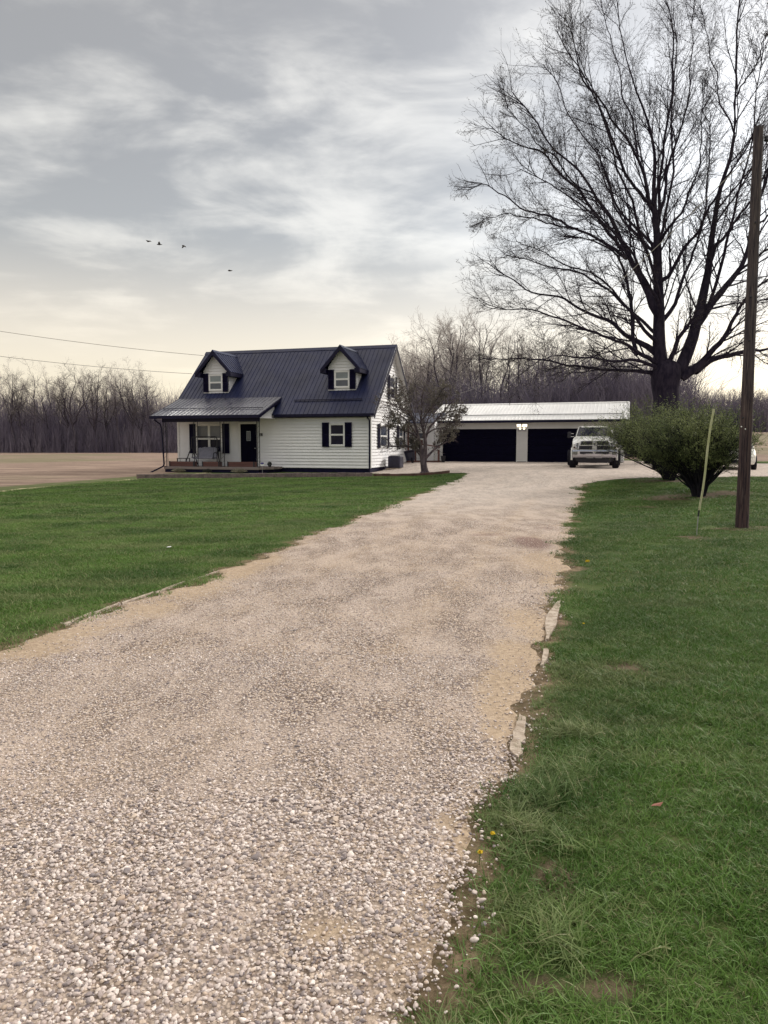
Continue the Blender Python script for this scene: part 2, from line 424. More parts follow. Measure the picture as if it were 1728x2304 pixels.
for u, v, rx, ry, st in ((1565,1210,.30,.35,1),(1672,1192,.9,.35,.9),(1725,1186,.8,.3,.7),(1560,1116,1.7,.75,1),(1640,1108,1.0,.5,.8),(1440,1141,.75,.35,.7),(1530,1140,.9,.25,.45),
        (1405,1505,.22,.30,.8),(1633,1500,.25,.2,.6),(1240,1968,.10,.13,.9),(1250,2010,.12,.14,.6),(1195,2212,.09,.08,.8),(1375,2222,.13,.09,.8),(1235,1600,.14,.28,.6),(1185,1690,.08,.14,.6),(1262,1395,.1,.3,.7),
        (599,1174,.9,.9,.5),(1505,1082,1.6,.7,.9),(700,1145,.9,.5,.35),(1090,1905,.05,.1,.5),(1150,2105,.05,.06,.5),(1330,1790,.10,.12,.4),(1500,1500,.3,.3,.25)):
    p = G(u, v); BARE.append((p[0], p[1], rx, ry, st))
def bare(x, y):
    x = np.asarray(x, float); y = np.asarray(y, float); r = np.zeros(np.broadcast(x, y).shape)
    for (a, b, rx, ry, st) in BARE:
        d = ((x-a)/rx)**2+((y-b)/ry)**2
        r = np.maximum(r, st*np.exp(-d*.8))
    return r

# terrain sheet to the horizon
def axis(segs):
    out = []
    for a, b, st in segs: out.append(np.arange(a, b, st))
    return np.concatenate(out+[[segs[-1][1]]])
gx = axis([(-1500,-300,150),(-300,-60,15),(-60,-18,1.2),(-18,-6,.4),(-6,6,.08),(6,20,.3),(20,60,1.2),(60,300,15),(300,1500,150)])
gy = axis([(-60,-6,3),(-6,1,.4),(1,13,.07),(13,34,.25),(34,64,.7),(64,180,4),(180,600,40),(600,3000,300)])
XX, YY = np.meshgrid(gx, gy)
ZZ = H(XX, YY)
fine = (np.hypot(XX, YY) < 40)
ZZ = ZZ+np.where(fine, .012*np.sin(XX*2.1+YY*.7)*np.sin(YY*1.7), 0)*np.where((XX > XL(YY)-.3) & (XX < XR(YY)+.3), 0, 1)
dr = (XX > XL(YY)+.15) & (XX < XR(YY)-.15) & (YY < 52) & (YY > -4)
ZZ = np.where(dr, ZZ-.02, ZZ)
V = np.stack([XX, YY, ZZ], -1).reshape(-1, 3)
ny, nx = XX.shape; ii = (np.arange(ny-1)[:, None]*nx+np.arange(nx-1)[None]).ravel()
me = mesh_np('ground', V, [np.stack([ii, ii+1, ii+nx+1, ii+nx], 1)])
def pattr(me, name, arr):
    a = me.attributes.new(name, 'FLOAT', 'POINT'); a.data.foreach_set('value', np.asarray(arr, np.float32).ravel())
pattr(me, 'field', fieldd(XX, YY)); pattr(me, 'bare', bare(XX, YY))
ed = np.minimum(np.abs(XX-XL(YY)), np.abs(XX-XR(YY))); pattr(me, 'edge', np.where(YY < yr, np.where((XX > XL(YY)) & (XX < XR(YY)), 0, ed), 9))
def f_ground(N, b):
    p = N.pos()
    n = N.noise(p, .55, 5, .6); n2 = N.noise(N.vmath('MULTIPLY', p, (.5, 2.2, 1)), .8, 5, .65); n3 = N.noise(p, 14, 5, .7)
    st = N.noise(N.vmath('MULTIPLY', p, (.22, 1.5, 1)), 1.0, 4, .6)
    g = N.mix(N.rng(n, .35, .65), (.040, .070, .018), (.075, .115, .030))
    g = N.mix(N.math('MULTIPLY', N.rng(n2, .52, .68), .55), g, (.095, .115, .045))
    g = N.mix(N.math('MULTIPLY', N.rng(st, .46, .56), .45), g, (.020, .046, .014))
    g = N.mix(N.math('MULTIPLY', N.rng(n3, .5, .72), .6), g, (.014, .024, .010))
    g = N.mix(N.math('MULTIPLY', N.rng(N.noise(p, 55, 3, .8), .48, .66), .7), g, (.13, .12, .065))
    soil = N.mix(N.rng(N.noise(p, 9, 5, .7), .35, .65), (.10, .065, .045), (.26, .185, .13))
    ba = N.math('ADD', N.attr('bare'), N.math('MULTIPLY', N.math('SUBTRACT', N.noise(p, 5, 5, .7), .5), .7))
    g = N.mix(N.math('MULTIPLY', N.rng(ba, .34, .70), .85), g, N.mix(.55, soil, (.06, .045, .035)))
    ed = N.math('ADD', N.attr('edge'), N.math('MULTIPLY', N.math('SUBTRACT', N.noise(p, 11, 6, .8), .5), .45))
    g = N.mix(N.math('MULTIPLY', N.rng(ed, .0, .16, 1, 0), .8), g, soil)
    # harvested field
    fn_ = N.noise(N.vmath('MULTIPLY', p, (.25, 1.1, 1)), .9, 6, .7); ff = N.noise(p, 7, 5, .75)
    fc = N.mix(N.rng(fn_, .35, .65), (.17, .12, .10), (.32, .24, .195))
    fc = N.mix(N.math('MULTIPLY', N.rng(ff, .56, .74), .65), fc, (.50, .42, .34))
    fc = N.mix(N.math('MULTIPLY', N.rng(N.noise(p, 3.3, 5, .7), .55, .70), .5), fc, (.11, .08, .07))
    fc = N.mix(N.math('MULTIPLY', N.rng(N.noise(p, .035, 3, .5), .5, .62), .45), fc, (.13, .15, .07))
    d = N.math('ADD', N.attr('field'), N.math('MULTIPLY', N.math('SUBTRACT', N.noise(p, 1.6, 4, .6), .5), .6))
    straw = N.math('MULTIPLY', N.rng(d, -.16, -.02), N.rng(d, .12, .24, 1, 0))
    out = N.mix(N.rng(d, 1.0, 1.9), g, fc)
    verge = N.mix(N.rng(n3, .4, .6), (.085, .11, .045), (.15, .155, .08))
    out = N.mix(N.math('MULTIPLY', N.rng(d, .1, .3), N.rng(d, .9, 2.2, 1, 0)), out, verge)
    out = N.mix(N.math('MULTIPLY', straw, .9), out, (.62, .54, .36))
    N.put(b.inputs['Base Color'], out); b.inputs['Roughness'].default_value = .95; b.inputs['Specular IOR Level'].default_value = .1
    N.put(b.inputs['Normal'], N.bump(N.noise(p, 22, 6, .7), .8, .03))
M['ground'] = material('ground_cover', f_ground)
props(link('ground', me, M['ground'], smooth=True), kind='structure')

# gravel drive and yard
ry = np.concatenate([np.arange(-4, 1.2, .4), np.arange(1.2, 9, .06), np.arange(9, 20, .12), np.arange(20, 30, .12), np.arange(30, 50.01, .3)])
nu = 90; uu = np.linspace(0, 1, nu); uu = .5-.5*np.cos(uu*math.pi)*(.75)-.5*(1-2*uu)*.25
xl, xr = XL(ry), XR(ry)
X2 = xl[:, None]+(xr-xl)[:, None]*uu[None]; Y2 = np.repeat(ry[:, None], nu, 1)
DIRT = []
for u, v, rx, ry_, st in ((1231,1269,.75,1.6,.7),(1198,1215,.55,.9,.5),(1093,1200,.9,.7,.5),(1186,1401,.30,.9,.8),(1165,1477,.26,.6,1),(1147,1537,.22,.5,1),(1132,1597,.18,.4,1),(1100,1560,.16,.5,.7),
        (1210,1540,.10,.6,.8),(1120,1650,.12,.2,.9),(1058,1902,.09,.14,1),(1085,1850,.07,.15,.8),(1004,1856,.08,.12,.7),(738,2100,.12,.09,.8),(860,2176,.12,.07,.6),(1198,1721,.1,.1,.8),(620,1960,.1,.2,.4),(560,2090,.10,.08,.5),
        (60,1455,.5,.5,1),(140,1425,.45,.4,1),(230,1410,.4,.5,.7),(337,1372,.45,.7,.8),(430,1325,.5,.9,.9),(527,1283,.45,1.0,1),(590,1262,.4,.8,.8),(700,1215,.4,1,.5),
        (760,1500,.5,1.4,.35),(700,1380,.7,2,.3),(850,1650,.3,.8,.3),(900,1280,.7,2.5,.35),(500,1700,.4,.5,.3),(1290,1180,.3,1.2,.6),(1240,1310,.3,.8,.6)):
    p = G(u, v); DIRT.append((p[0], p[1], rx, ry_, st))
def dirt(x, y):
    r = np.zeros(np.broadcast(x, y).shape)
    for (a, b, rx, ry_, st) in DIRT: r = np.maximum(r, st*np.exp(-(((x-a)/rx)**2+((y-b)/ry_)**2)*.9))
    u = (x-XL(y))/np.maximum(XR(y)-XL(y), .5); w = sst(y, 3.2, 6)*(1-sst(y, 21, 26))
    return np.maximum(r, w*(.42*np.exp(-((u-.30)/.075)**2)+.46*np.exp(-((u-.72)/.085)**2)))
def wet(x, y):
    r = np.zeros(np.broadcast(x, y).shape)
    for u, v, rx, ry_, st in ((1195,1222,.28,.85,1),(1095,1204,.6,.35,.5),(1230,1190,.25,.5,.5),(1180,1500,.12,.5,.35)):
        p = G(u, v); r = np.maximum(r, st*np.exp(-(((x-p[0])/rx)**2+((y-p[1])/ry_)**2)))
    return r
def rut(x, y):    # tyre marks pressed in the dusty strip beside the kerb
    p0, p1 = G(1135, 1620), G(1200, 1400)
    t = (y-p0[1])/(p1[1]-p0[1]); xc = p0[0]+(p1[0]-p0[0])*t
    m = np.exp(-((x-xc)/.06)**2)*np.clip(1-np.abs(t-.4)*1.4, 0, 1)
    return m*(.5+.5*np.sin(y*95))
EDG = np.where(Y2 < yr, np.minimum(X2-xl[:, None], xr[:, None]-X2), 2)
Z2 = H(X2, Y2)+.014-.055*(1-sst(EDG, 0, .16))+.012*np.sin(X2*1.3)*np.sin(Y2*.9)-.006*rut(X2, Y2)
V = np.stack([X2, Y2, Z2], -1).reshape(-1, 3); ny, nx = X2.shape
ii = (np.arange(ny-1)[:, None]*nx+np.arange(nx-1)[None]).ravel()
me = mesh_np('gravel_driveway', V, [np.stack([ii, ii+1, ii+nx+1, ii+nx], 1)])
pattr(me, 'dirt', dirt(X2, Y2)); pattr(me, 'wet', wet(X2, Y2)); pattr(me, 'edge', np.where(Y2 < yr, np.minimum(X2-xl[:, None], xr[:, None]-X2), 2))
def f_gravel(N, b):
    p = N.pos()
    vo = N.voro(p, 62); vc = vo.outputs['Color']; vd = vo.outputs['Distance']
    s3 = N.new('ShaderNodeSeparateColor'); N.l.new(vc, s3.inputs[0])
    big = N.noise(p, .7, 5, .6); mid = N.noise(N.vmath('MULTIPLY', p, (1, .45, 1)), 2.2, 5, .6)
    st = N.mix(N.rng(s3.outputs[0], .1, .9), (.30, .225, .185), (.70, .585, .495))
    st = N.mix(N.rng(s3.outputs[1], .86, .90), st, (.13, .11, .13))
    c0 = N.mix(N.rng(vd, .35, .70), st, (.15, .115, .095))
    fine = N.mix(N.rng(N.noise(p, 34, 4, .8), .3, .7), (.31, .24, .205), (.60, .505, .44))
    c = N.mix(N.rng(mid, .40, .62), c0, fine)
    blot = N.noise(N.vmath('MULTIPLY', p, (1, .5, 1)), 4.5, 6, .8)
    c = N.mix(N.math('MULTIPLY', N.rng(blot, .56, .72), .30), c, (.22, .175, .15))
    c = N.mix(N.math('MULTIPLY', N.rng(N.noise(N.vmath('MULTIPLY', p, (1, .35, 1)), 6, 4, .8), .58, .72), .4), c, (.60, .54, .50))
    c = N.mix(N.math('MULTIPLY', N.rng(big, .45, .62), .24), c, (.52, .41, .32))
    py = N.new('ShaderNodeSeparateXYZ'); N.l.new(p, py.inputs[0])
    c = N.mix(N.math('MULTIPLY', N.rng(py.outputs[1], 12, 24), .45), c, N.mix(N.rng(N.noise(p, 9, 5, .8), .35, .65), (.36, .32, .30), (.74, .69, .66)))
    dsoil = N.mix(N.rng(N.noise(p, 26, 5, .75), .3, .7), (.29, .215, .15), (.50, .39, .285))
    da = N.math('ADD', N.attr('dirt'), N.math('MULTIPLY', N.math('SUBTRACT', N.noise(p, 6, 6, .75), .5), .9))
    c = N.mix(N.math('MULTIPLY', N.rng(da, .30, .80), .85), c, dsoil)
    ea = N.math('ADD', N.attr('edge'), N.math('MULTIPLY', N.math('SUBTRACT', N.noise(p, 5, 5, .7), .5), .45))
    c = N.mix(N.math('MULTIPLY', N.rng(ea, .02, .32, 1, 0), .75), c, dsoil)
    wa = N.math('ADD', N.attr('wet'), N.math('MULTIPLY', N.math('SUBTRACT', N.noise(N.vmath('MULTIPLY', p, (3, 1, 1)), 4, 5, .7), .5), .5))
    c = N.mix(N.math('MULTIPLY', N.rng(wa, .20, .7), .85), c, (.20, .13, .115))
    N.put(b.inputs['Base Color'], c); b.inputs['Roughness'].default_value = .95; b.inputs['Specular IOR Level'].default_value = .15
    h = N.math('ADD', N.math('MULTIPLY', N.math('SUBTRACT', 1.0, vd), N.rng(da, .3, .8, 1, .15)), N.noise(p, 40, 4, .8))
    N.put(b.inputs['Normal'], N.bump(h, .9, .012))
M['gravel'] = material('limestone_gravel', f_gravel)
props(link('gravel_driveway', me, M['gravel'], smooth=True), kind='structure')

# ------------------------------------------------------------------ scatter (stuff)
def hidden(name, V, faces, mat, smooth=False):
    me = mesh_np(name, V, faces); me.materials.append(mat)
    if smooth: me.polygons.foreach_set('use_smooth', [True]*len(me.polygons))
    return bpy.data.objects.new(name, me)
def scatter(name, P, rotv, scl, protos, label):
    n = len(P); me = bpy.data.meshes.new(name); me.vertices.add(n); me.vertices.foreach_set('co', np.asarray(P, np.float32).ravel())
    a = me.attributes.new('rotv', 'FLOAT_VECTOR', 'POINT'); a.data.foreach_set('vector', np.asarray(rotv, np.float32).ravel())
    pattr(me, 'scl', scl)
    a = me.attributes.new('idx', 'INT', 'POINT'); a.data.foreach_set('value', rng.integers(0, len(protos), n).astype(np.int32))
    o = link(name, me, protos[0].data.materials[0])
    t = bpy.data.node_groups.new(name, 'GeometryNodeTree')
    t.interface.new_socket('Geometry', in_out='INPUT', socket_type='NodeSocketGeometry'); t.interface.new_socket('Geometry', in_out='OUTPUT', socket_type='NodeSocketGeometry')
    gi = t.nodes.new('NodeGroupInput'); go = t.nodes.new('NodeGroupOutput'); iop = t.nodes.new('GeometryNodeInstanceOnPoints')
    jn = t.nodes.new('GeometryNodeJoinGeometry')
    for p in protos:
        oi = t.nodes.new('GeometryNodeObjectInfo'); oi.inputs['Object'].default_value = p; oi.inputs['As Instance'].default_value = False
        gt = t.nodes.new('GeometryNodeGeometryToInstance'); t.links.new(oi.outputs['Geometry'], gt.inputs[0]); t.links.new(gt.outputs[0], jn.inputs[0])
    t.links.new(gi.outputs[0], iop.inputs['Points']); t.links.new(jn.outputs[0], iop.inputs['Instance']); iop.inputs['Pick Instance'].default_value = True
    def na(nm, ty):
        x = t.nodes.new('GeometryNodeInputNamedAttribute'); x.data_type = ty; x.inputs['Name'].default_value = nm
        return [s for s in x.outputs if s.enabled and s.name == 'Attribute'][0]
    t.links.new(na('idx', 'INT'), iop.inputs['Instance Index'])
    e = t.nodes.new('FunctionNodeEulerToRotation'); t.links.new(na('rotv', 'FLOAT_VECTOR'), e.inputs[0]); t.links.new(e.outputs[0], iop.inputs['Rotation'])
    t.links.new(na('scl', 'FLOAT'), iop.inputs['Scale']); t.links.new(iop.outputs[0], go.inputs[0])
    m = o.modifiers.new('scatter', 'NODES'); m.node_group = t
    props(o, label, kind='stuff'); return o
def f_stone(N, b):
    i = N.new('ShaderNodeObjectInfo').outputs['Random']
    r2 = N.math('FRACT', N.math('MULTIPLY', i, 37.7)); r3 = N.math('FRACT', N.math('MULTIPLY', i, 91.3))
    c = N.mix(i, (.42, .345, .325), (.86, .78, .745))
    c = N.mix(N.math('MULTIPLY', N.rng(r2, .80, .84), .85), c, (.22, .19, .20))
    c = N.mix(N.math('MULTIPLY', N.rng(r3, .90, .93), .8), c, (.11, .10, .125))
    c = N.mix(N.math('MULTIPLY', N.rng(r3, .13, .10), .6), c, (.50, .38, .27))
    n = N.noise(N.pos(), 70, 4, .7)
    N.put(b.inputs['Base Color'], N.mix(N.rng(n, .3, .75, 0, .5), c, (.34, .27, .23))); b.inputs['Roughness'].default_value = .85
    b.inputs['Specular IOR Level'].default_value = .25
    N.put(b.inputs['Normal'], N.bump(N.noise(N.pos(), 160, 3), .5, .003))
M['stone'] = material('gravel_stone', f_stone)
def ico(sub):
    bm = bmesh.new(); bmesh.ops.create_icosphere(bm, subdivisions=sub, radius=1)
    V = np.array([v.co[:] for v in bm.verts]); Fc = np.array([[v.index for v in f.verts] for f in bm.faces]); bm.free(); return V, Fc
V0, F0 = ico(2)
stones = []
for k in range(9):
    V = V0.copy(); g = np.random.default_rng(k)
    for _ in range(11):       # chip flat faces off a ball
        d = g.normal(size=3); d /= np.linalg.norm(d); h = .50+.34*g.random()
        s = V@d; V = V-np.maximum(s-h, 0)[:, None]*d
    V = V*np.array([1, .62+.3*g.random(), .42+.25*g.random()])
    V += .02*g.normal(size=V.shape)
    stones.append(hidden('pebble', V, [F0], M['stone'], False))
def strat(x0, x1, y0, y1, dens):
    n = int((x1-x0)*(y1-y0)*dens); return np.stack([x0+(x1-x0)*rng.random(n), y0+(y1-y0)*rng.random(n)], 1)
def put_stones():
    A = []
    for (y0, y1, dens, s0, s1) in ((1.5, 3.2, 9500, .0038, .0125), (3.2, 5.5, 6800, .0038, .0100), (5.5, 9, 2900, .0042, .0095), (9, 15, 800, .005, .010)):
        q = strat(-.56*y1-.7, .3*y1+.3, y0, y1, dens)
        q = q[(np.abs(q[:, 0]) < .56*q[:, 1]+.7)]
        xa, xb = XL(q[:, 1]), XR(q[:, 1])
        e = np.minimum(q[:, 0]-xa, xb-q[:, 0])
        di = dirt(q[:, 0], q[:, 1])
        cl = np.array([mnoise.noise((a*1.1, b*.8, 3.1)) for a, b in q])
        pr = (1-.88*np.clip(di*1.25, 0, 1))*np.clip(.35+e*3.0, 0, 1)*np.clip(1.0+cl*.5, .35, 1)
        pr = np.where(e > .05, pr, pr*.25*(e > -.05))
        q = q[rng.random(len(q)) < pr]
        m = len(q); sz = s0+(s1-s0)*rng.random(m)**2.6
        cl2 = np.array([mnoise.noise((a*.9+9, b*.6, 1.1)) for a, b in q]); sz *= 1+.45*np.clip(cl2, -.6, .8)
        right = np.clip((q[:, 0]-XR(q[:, 1])+1.6)/1.6, 0, 1)*(q[:, 1] < 5.5); sz *= 1+.18*right
        sz = np.where(rng.random(m) < .015, sz*1.8, sz)
        A.append(np.column_stack([q, sz]))
    A = np.concatenate(A); print('stones', len(A))
    z = H(A[:, 0], A[:, 1])+.014+A[:, 2]*.18+.012*np.sin(A[:, 0]*1.3)*np.sin(A[:, 1]*.9)
    ro = np.column_stack([rng.normal(0, .3, len(A)), rng.normal(0, .3, len(A)), rng.random(len(A))*6.28])
    scatter('gravel', np.column_stack([A[:, :2], z]), ro, A[:, 2], stones, 'loose pale limestone gravel over the drive')
put_stones()

def f_grass(name, a, c, dry):
    def fn(N, b):
        i = N.new('ShaderNodeObjectInfo').outputs['Random']; p = N.pos()
        n = N.noise(p, .6, 5, .6); n2 = N.noise(N.vmath('MULTIPLY', p, (.3, 1.6, 1)), 1.0, 4, .6); hf = N.attr('tone')
        g = N.mix(N.rng(n, .35, .65), a, c)
        g = N.mix(N.math('MULTIPLY', N.rng(n2, .47, .62), .7), g, dry)
        bd = N.math('SINE', N.math('ADD', N.math('MULTIPLY', N.vmath('DOT_PRODUCT', p, (.86, -.50, 0)), 3.3), N.math('MULTIPLY', N.noise(p, .35, 3), 5.0)))
        g = N.mix(N.math('MULTIPLY', N.rng(bd, -.3, .9), .38), g, tuple(x*1.45 for x in c))
        sp_ = N.noise(N.vmath('MULTIPLY', p, (.6, 1.8, 1)), 1.9, 5, .7)
        g = N.mix(N.math('MULTIPLY', N.rng(sp_, .58, .72), .55), g, (.24, .22, .12))
        px_ = N.new('ShaderNodeSeparateXYZ'); N.l.new(p, px_.inputs[0])
        g = N.mix(N.math('MULTIPLY', N.rng(px_.outputs[0], 1.0, 2.4), .42), g, (.034, .090, .022))
        g = N.mix(N.math('MULTIPLY', i, .35), g, tuple(x*.55 for x in a))
        g = N.mix(N.math('MULTIPLY', N.rng(hf, .80, .92), .8), g, (.27, .26, .14))
        g = N.mix(N.math('MULTIPLY', N.rng(hf, .30, .0), .5), g, tuple(x*.6 for x in a))
        N.put(b.inputs['Base Color'], g); b.inputs['Roughness'].default_value = .55; b.inputs['Specular IOR Level'].default_value = .25
        t = N.new('ShaderNodeBsdfTranslucent'); N.put(t.inputs[0], g)
        m = N.new('ShaderNodeMixShader', i_Fac=.25); out = N.n['Material Output']
        N.l.new(b.outputs[0], m.inputs[1]); N.l.new(t.outputs[0], m.inputs[2]); N.l.new(m.outputs[0], out.inputs[0])
    return material(name, fn)
M['grass'] = f_grass('lawn_grass', (.052, .122, .026), (.138, .25, .052), (.235, .285, .12))
M['longgrass'] = f_grass('long_grass', (.13, .205, .075), (.25, .33, .125), (.32, .34, .18))
def blades(n, rad, h0, h1, w, lean, seed, mat, name='grass_blades', seg=3):
    g = np.random.default_rng(seed); r = rad*np.sqrt(g.random(n)); a = g.random(n)*6.283
    base = np.stack([r*np.cos(a), r*np.sin(a), np.full(n, -.006)], 1); h = h0+(h1-h0)*g.random(n)
    d = g.normal(size=(n, 2))*lean; sd = g.random(n)*6.283; side = np.stack([np.cos(sd), np.sin(sd), np.zeros(n)], 1)
    V = []; ww = w*(.7+.6*g.random(n))
    for j in range(seg):
        t = j/(seg); c = base+np.column_stack([d*(h*t**1.8)[:, None], h*t*(1-.25*t)]); k = (ww*(1-t*.75)/2)[:, None]
        V += [c-side*k, c+side*k]
    V.append(base+np.column_stack([d*h[:, None], h*.75]))
    V = np.stack(V, 1); m = V.shape[1]; b = (np.arange(n)*m)[:, None]
    q = np.concatenate([b+np.array([[2*j, 2*j+1, 2*j+3, 2*j+2]]) for j in range(seg-1)]); t3 = b+np.array([[m-3, m-2, m-1]])
    o = hidden(name, V.reshape(-1, 3), [q, t3], mat)
    pattr(o.data, 'tone', np.repeat(g.random(n), m)); return o
near = [blades(75, .085, .018, .048, .0046, .75, 20+k, M['grass']) for k in range(6)]
mid = [blades(190, .22, .02, .05, .0065, .8, 40+k, M['grass'], seg=2) for k in range(5)]
far = [blades(170, .42, .02, .055, .014, .9, 60+k, M['grass'], seg=2) for k in range(4)]
longp = [blades(34, .07, .05, .13, .0078, .85, 80+k, M['longgrass'], seg=4) for k in range(5)]
def lawn(q, margin=.0):
    x, y = q[:, 0], q[:, 1]; xa, xb = XL(y), XR(y)
    jn = np.array([mnoise.noise((a*2.3, b*1.6, .4)) for a, b in q])*.16
    jn = jn*np.clip(np.abs(y)/4, .3, 2)
    out = ((x < xa-margin+jn) | (x > xb+margin+jn)) & (fieldd(x, y) < -.15) & (np.abs(x) < .56*y+1.2)
    yb = np.interp(x, [-13.5, -.6, 3.7], [37.2, 37.5, 33.6])
    out &= ~((x < 3.7) & (y > yb-.1) & (x > -14))
    out &= rng.random(len(q)) > np.clip(bare(x, y)*1.5-.25, 0, .96)
    return q[out]
P3 = lambda q: np.column_stack([q, H(q[:, 0], q[:, 1])+.012*np.sin(q[:, 0]*2.1+q[:, 1]*.7)*np.sin(q[:, 1]*1.7)*1])
def put_grass():
    q = lawn(strat(-1, 5.5, 1.5, 7.5, 430)); m = len(q); print('near tufts', m)
    hn = np.array([mnoise.noise((a*1.5, b*1.5, 5)) for a, b in q])
    scatter('lawn_grass', P3(q), np.column_stack([rng.normal(0, .12, m), rng.normal(0, .12, m), rng.random(m)*6.28]), (.75+.5*rng.random(m))*(1+.25*hn), near, 'short mown grass nearest the drive')
    q = np.concatenate([lawn(strat(-9, 0, 5, 16, 34)), lawn(strat(1.5, 10.5, 7, 16, 38))]); m = len(q); print('mid', m)
    scatter('lawn_grass', P3(q), np.column_stack([rng.normal(0, .06, m), rng.normal(0, .06, m), rng.random(m)*6.28]), .8+.5*rng.random(m), mid, 'mown grass beside the middle of the drive')
    q = np.concatenate([lawn(strat(-21, 5, 16, 38, 13)), lawn(strat(3, 24, 16, 27.5, 13)), lawn(strat(14, 34, 30, 47, 6))]); m = len(q); print('far', m)
    scatter('lawn_grass', P3(q), np.column_stack([rng.normal(0, .03, m), rng.normal(0, .03, m), rng.random(m)*6.28]), .8+.4*rng.random(m), far, 'mown grass of the lawn further up')
    # rough clumps hanging over the drive's edge
    y = 1.7+rng.random(900)**1.3*7; x = XR(y)+.02+np.abs(rng.normal(0, .14, 900))*(y < 4.2)+np.abs(rng.normal(0, .07, 900))
    w = np.array([mnoise.noise((a*1.8, b*2.6, 8)) for a, b in zip(x, y)]); k = (w > .06-.12*(y < 3.0)) ; x, y = x[k], y[k]; m = len(x)
    q = np.column_stack([x, y]); kb = rng.random(m) > bare(x, y)*1.2; q = q[kb]; m = len(q)
    sc = np.where(q[:, 1] < 4.0, .50+.45*rng.random(m), .30+.25*rng.random(m))
    scatter('rough_grass', P3(q), np.column_stack([rng.normal(0, .2, m), rng.normal(-.38, .25, m), rng.random(m)*.8-.4]), sc, longp, 'long grey green grass leaning over the drive edge')
put_grass()
# ------------------------------------------------------------------ house
M['proof'] = varied('porch_roof_sky_sheen', (.030, .031, .060), .2, .8, .30, spec=.8, stretch=(1, .2, 1))  # grazing sky sheen put into a paler, glossier copy of the main roof
M['proof'].node_tree.nodes['Principled BSDF'].inputs['Coat Weight'].default_value = .55
M['proof'].node_tree.nodes['Principled BSDF'].inputs['Coat Roughness'].default_value = .25
HA = R(16.5); HO = np.array([-.72, 39.0, .08])
cA, sA = math.cos(HA), math.sin(HA)
def hx(px, y, O=HO, A=HA):
    r = (px-864)/1667.0; c, s = math.cos(A), math.sin(A)
    return (r*(O[1]+y*c)-O[0]-y*s)/(c+r*s)
def hz(row, X, y, O=HO, A=HA):
    Y = O[1]-X*math.sin(A)+y*math.cos(A); return 1.6+(1000-row)*Y/1667.0-O[2]
house = thing('house', HO, -HA, 'white one and a half storey house with dark metal roof, two dormers and front porch', 'house')
L_, W_ = 11.45, 8.0
EZ, TP = 3.15, .917          # roof height at the front eave line, roof slope
def rz(y): return EZ+TP*(y+.35) if y <= 4 else EZ+TP*(8.35-y)
def siding(mb, M4, s0f, s1f, z0, z1, lap=.165, out=.048):
    """laps in the plane: x along the wall, -y outward"""
    old = mb.M; mb.M = M4; z = z0
    while z < z1-1e-4:
        zt = min(z+lap, z1); a0, b0, a1, b1 = s0f(z), s1f(z), s0f(zt), s1f(zt)
        mb.add([(a0, -out, z), (b0, -out, z), (b1, 0, zt), (a1, 0, zt)], [(0, 1, 2, 3)])
        mb.add([(a0, -out, z), (b0, -out, z), (b0, 0, z), (a0, 0, z)], [(0, 3, 2, 1)])
        z = zt
    mb.M = old
I4 = Matrix.Identity(4)
def plane(x, y, ang=0): return Matrix.Translation((x, y, 0)) @ Matrix.Rotation(ang, 4, 'Z')
mb = MB(); SB = .29
siding(mb, plane(0, 0), lambda z: -L_, lambda z: 0, SB, 2.97)
gab = lambda z: max(0, (z-EZ)/TP-.35+.02) if z > 2.9 else 0
siding(mb, plane(0, 0, R(90)), lambda z: gab(z), lambda z: W_-gab(z), SB, 6.95)
siding(mb, plane(-L_, W_, R(-90)), lambda z: gab(z), lambda z: W_-gab(z), SB, 6.95)
siding(mb, plane(0, W_, R(180)), lambda z: 0, lambda z: L_, SB, 2.97)
mb.build('wall', M['siding'], house)
mb = MB()
for x, y in ((-.0, .0), (-L_, 0), (0, W_)):
    mb.box((x-.055, y-.056, SB), (x+.056, y+.06, 2.99))
mb.box((-L_-.052, -.053, SB-.03), (0.052, .0, SB+.012))
mb.build('corner_trim', M['trim'], house)
MB().box((-L_+.02, .02, -.5), (-.02, W_-.02, SB+.005)).build('foundation', M['navy'], house)

def slope_panel(mb, x0, x1, y0, z0, y1, z1, th=.05, rib=.25, rh=.020, rw=.018, clip=None):
    """sheet from the eave (y0,z0) up to (y1,z1) between x0 and x1 with raised ribs"""
    d = Vector((0, y1-y0, z1-z0)); n = d.cross(Vector((1, 0, 0))).normalized()
    if n.z < 0: n = -n
    a, b = Vector((x0, y0, z0)), Vector((x1, y0, z0))
    mb.prism([a, b, b+d, a+d], -n*th)
    k = max(1, round((x1-x0)/rib))
    for i in range(k+1):
        x = x0+(x1-x0)*i/k; x = min(max(x, x0+rw), x1-rw)
        e = d
        p = Vector((x, y0, z0))
        mb.prism([p+Vector((-rw, 0, 0))-n*.002, p+Vector((rw, 0, 0))-n*.002, p+Vector((rw*.5, 0, 0))+n*rh, p+Vector((-rw*.5, 0, 0))+n*rh], e)
RX0, RX1 = -L_-.42, .33
mb = MB()
slope_panel(mb, RX0, RX1, -.38, rz(-.38), 4.0, rz(4.0))
slope_panel(mb, RX0, RX1, 8.38, rz(8.38), 4.0, rz(4.0))
roof = mb.build('roof', M['roof'], house)
mb = MB(); mb.prism([(RX0-.02, 3.82, rz(3.82)+.035), (RX0-.02, 4.0, rz(4)+.06), (RX0-.02, 4.18, rz(4.18)+.035), (RX0-.02, 4.0, rz(4)-.02)], (RX1-RX0+.04, 0, 0)); mb.build('ridge_cap', M['roof'], roof)
mb = MB()
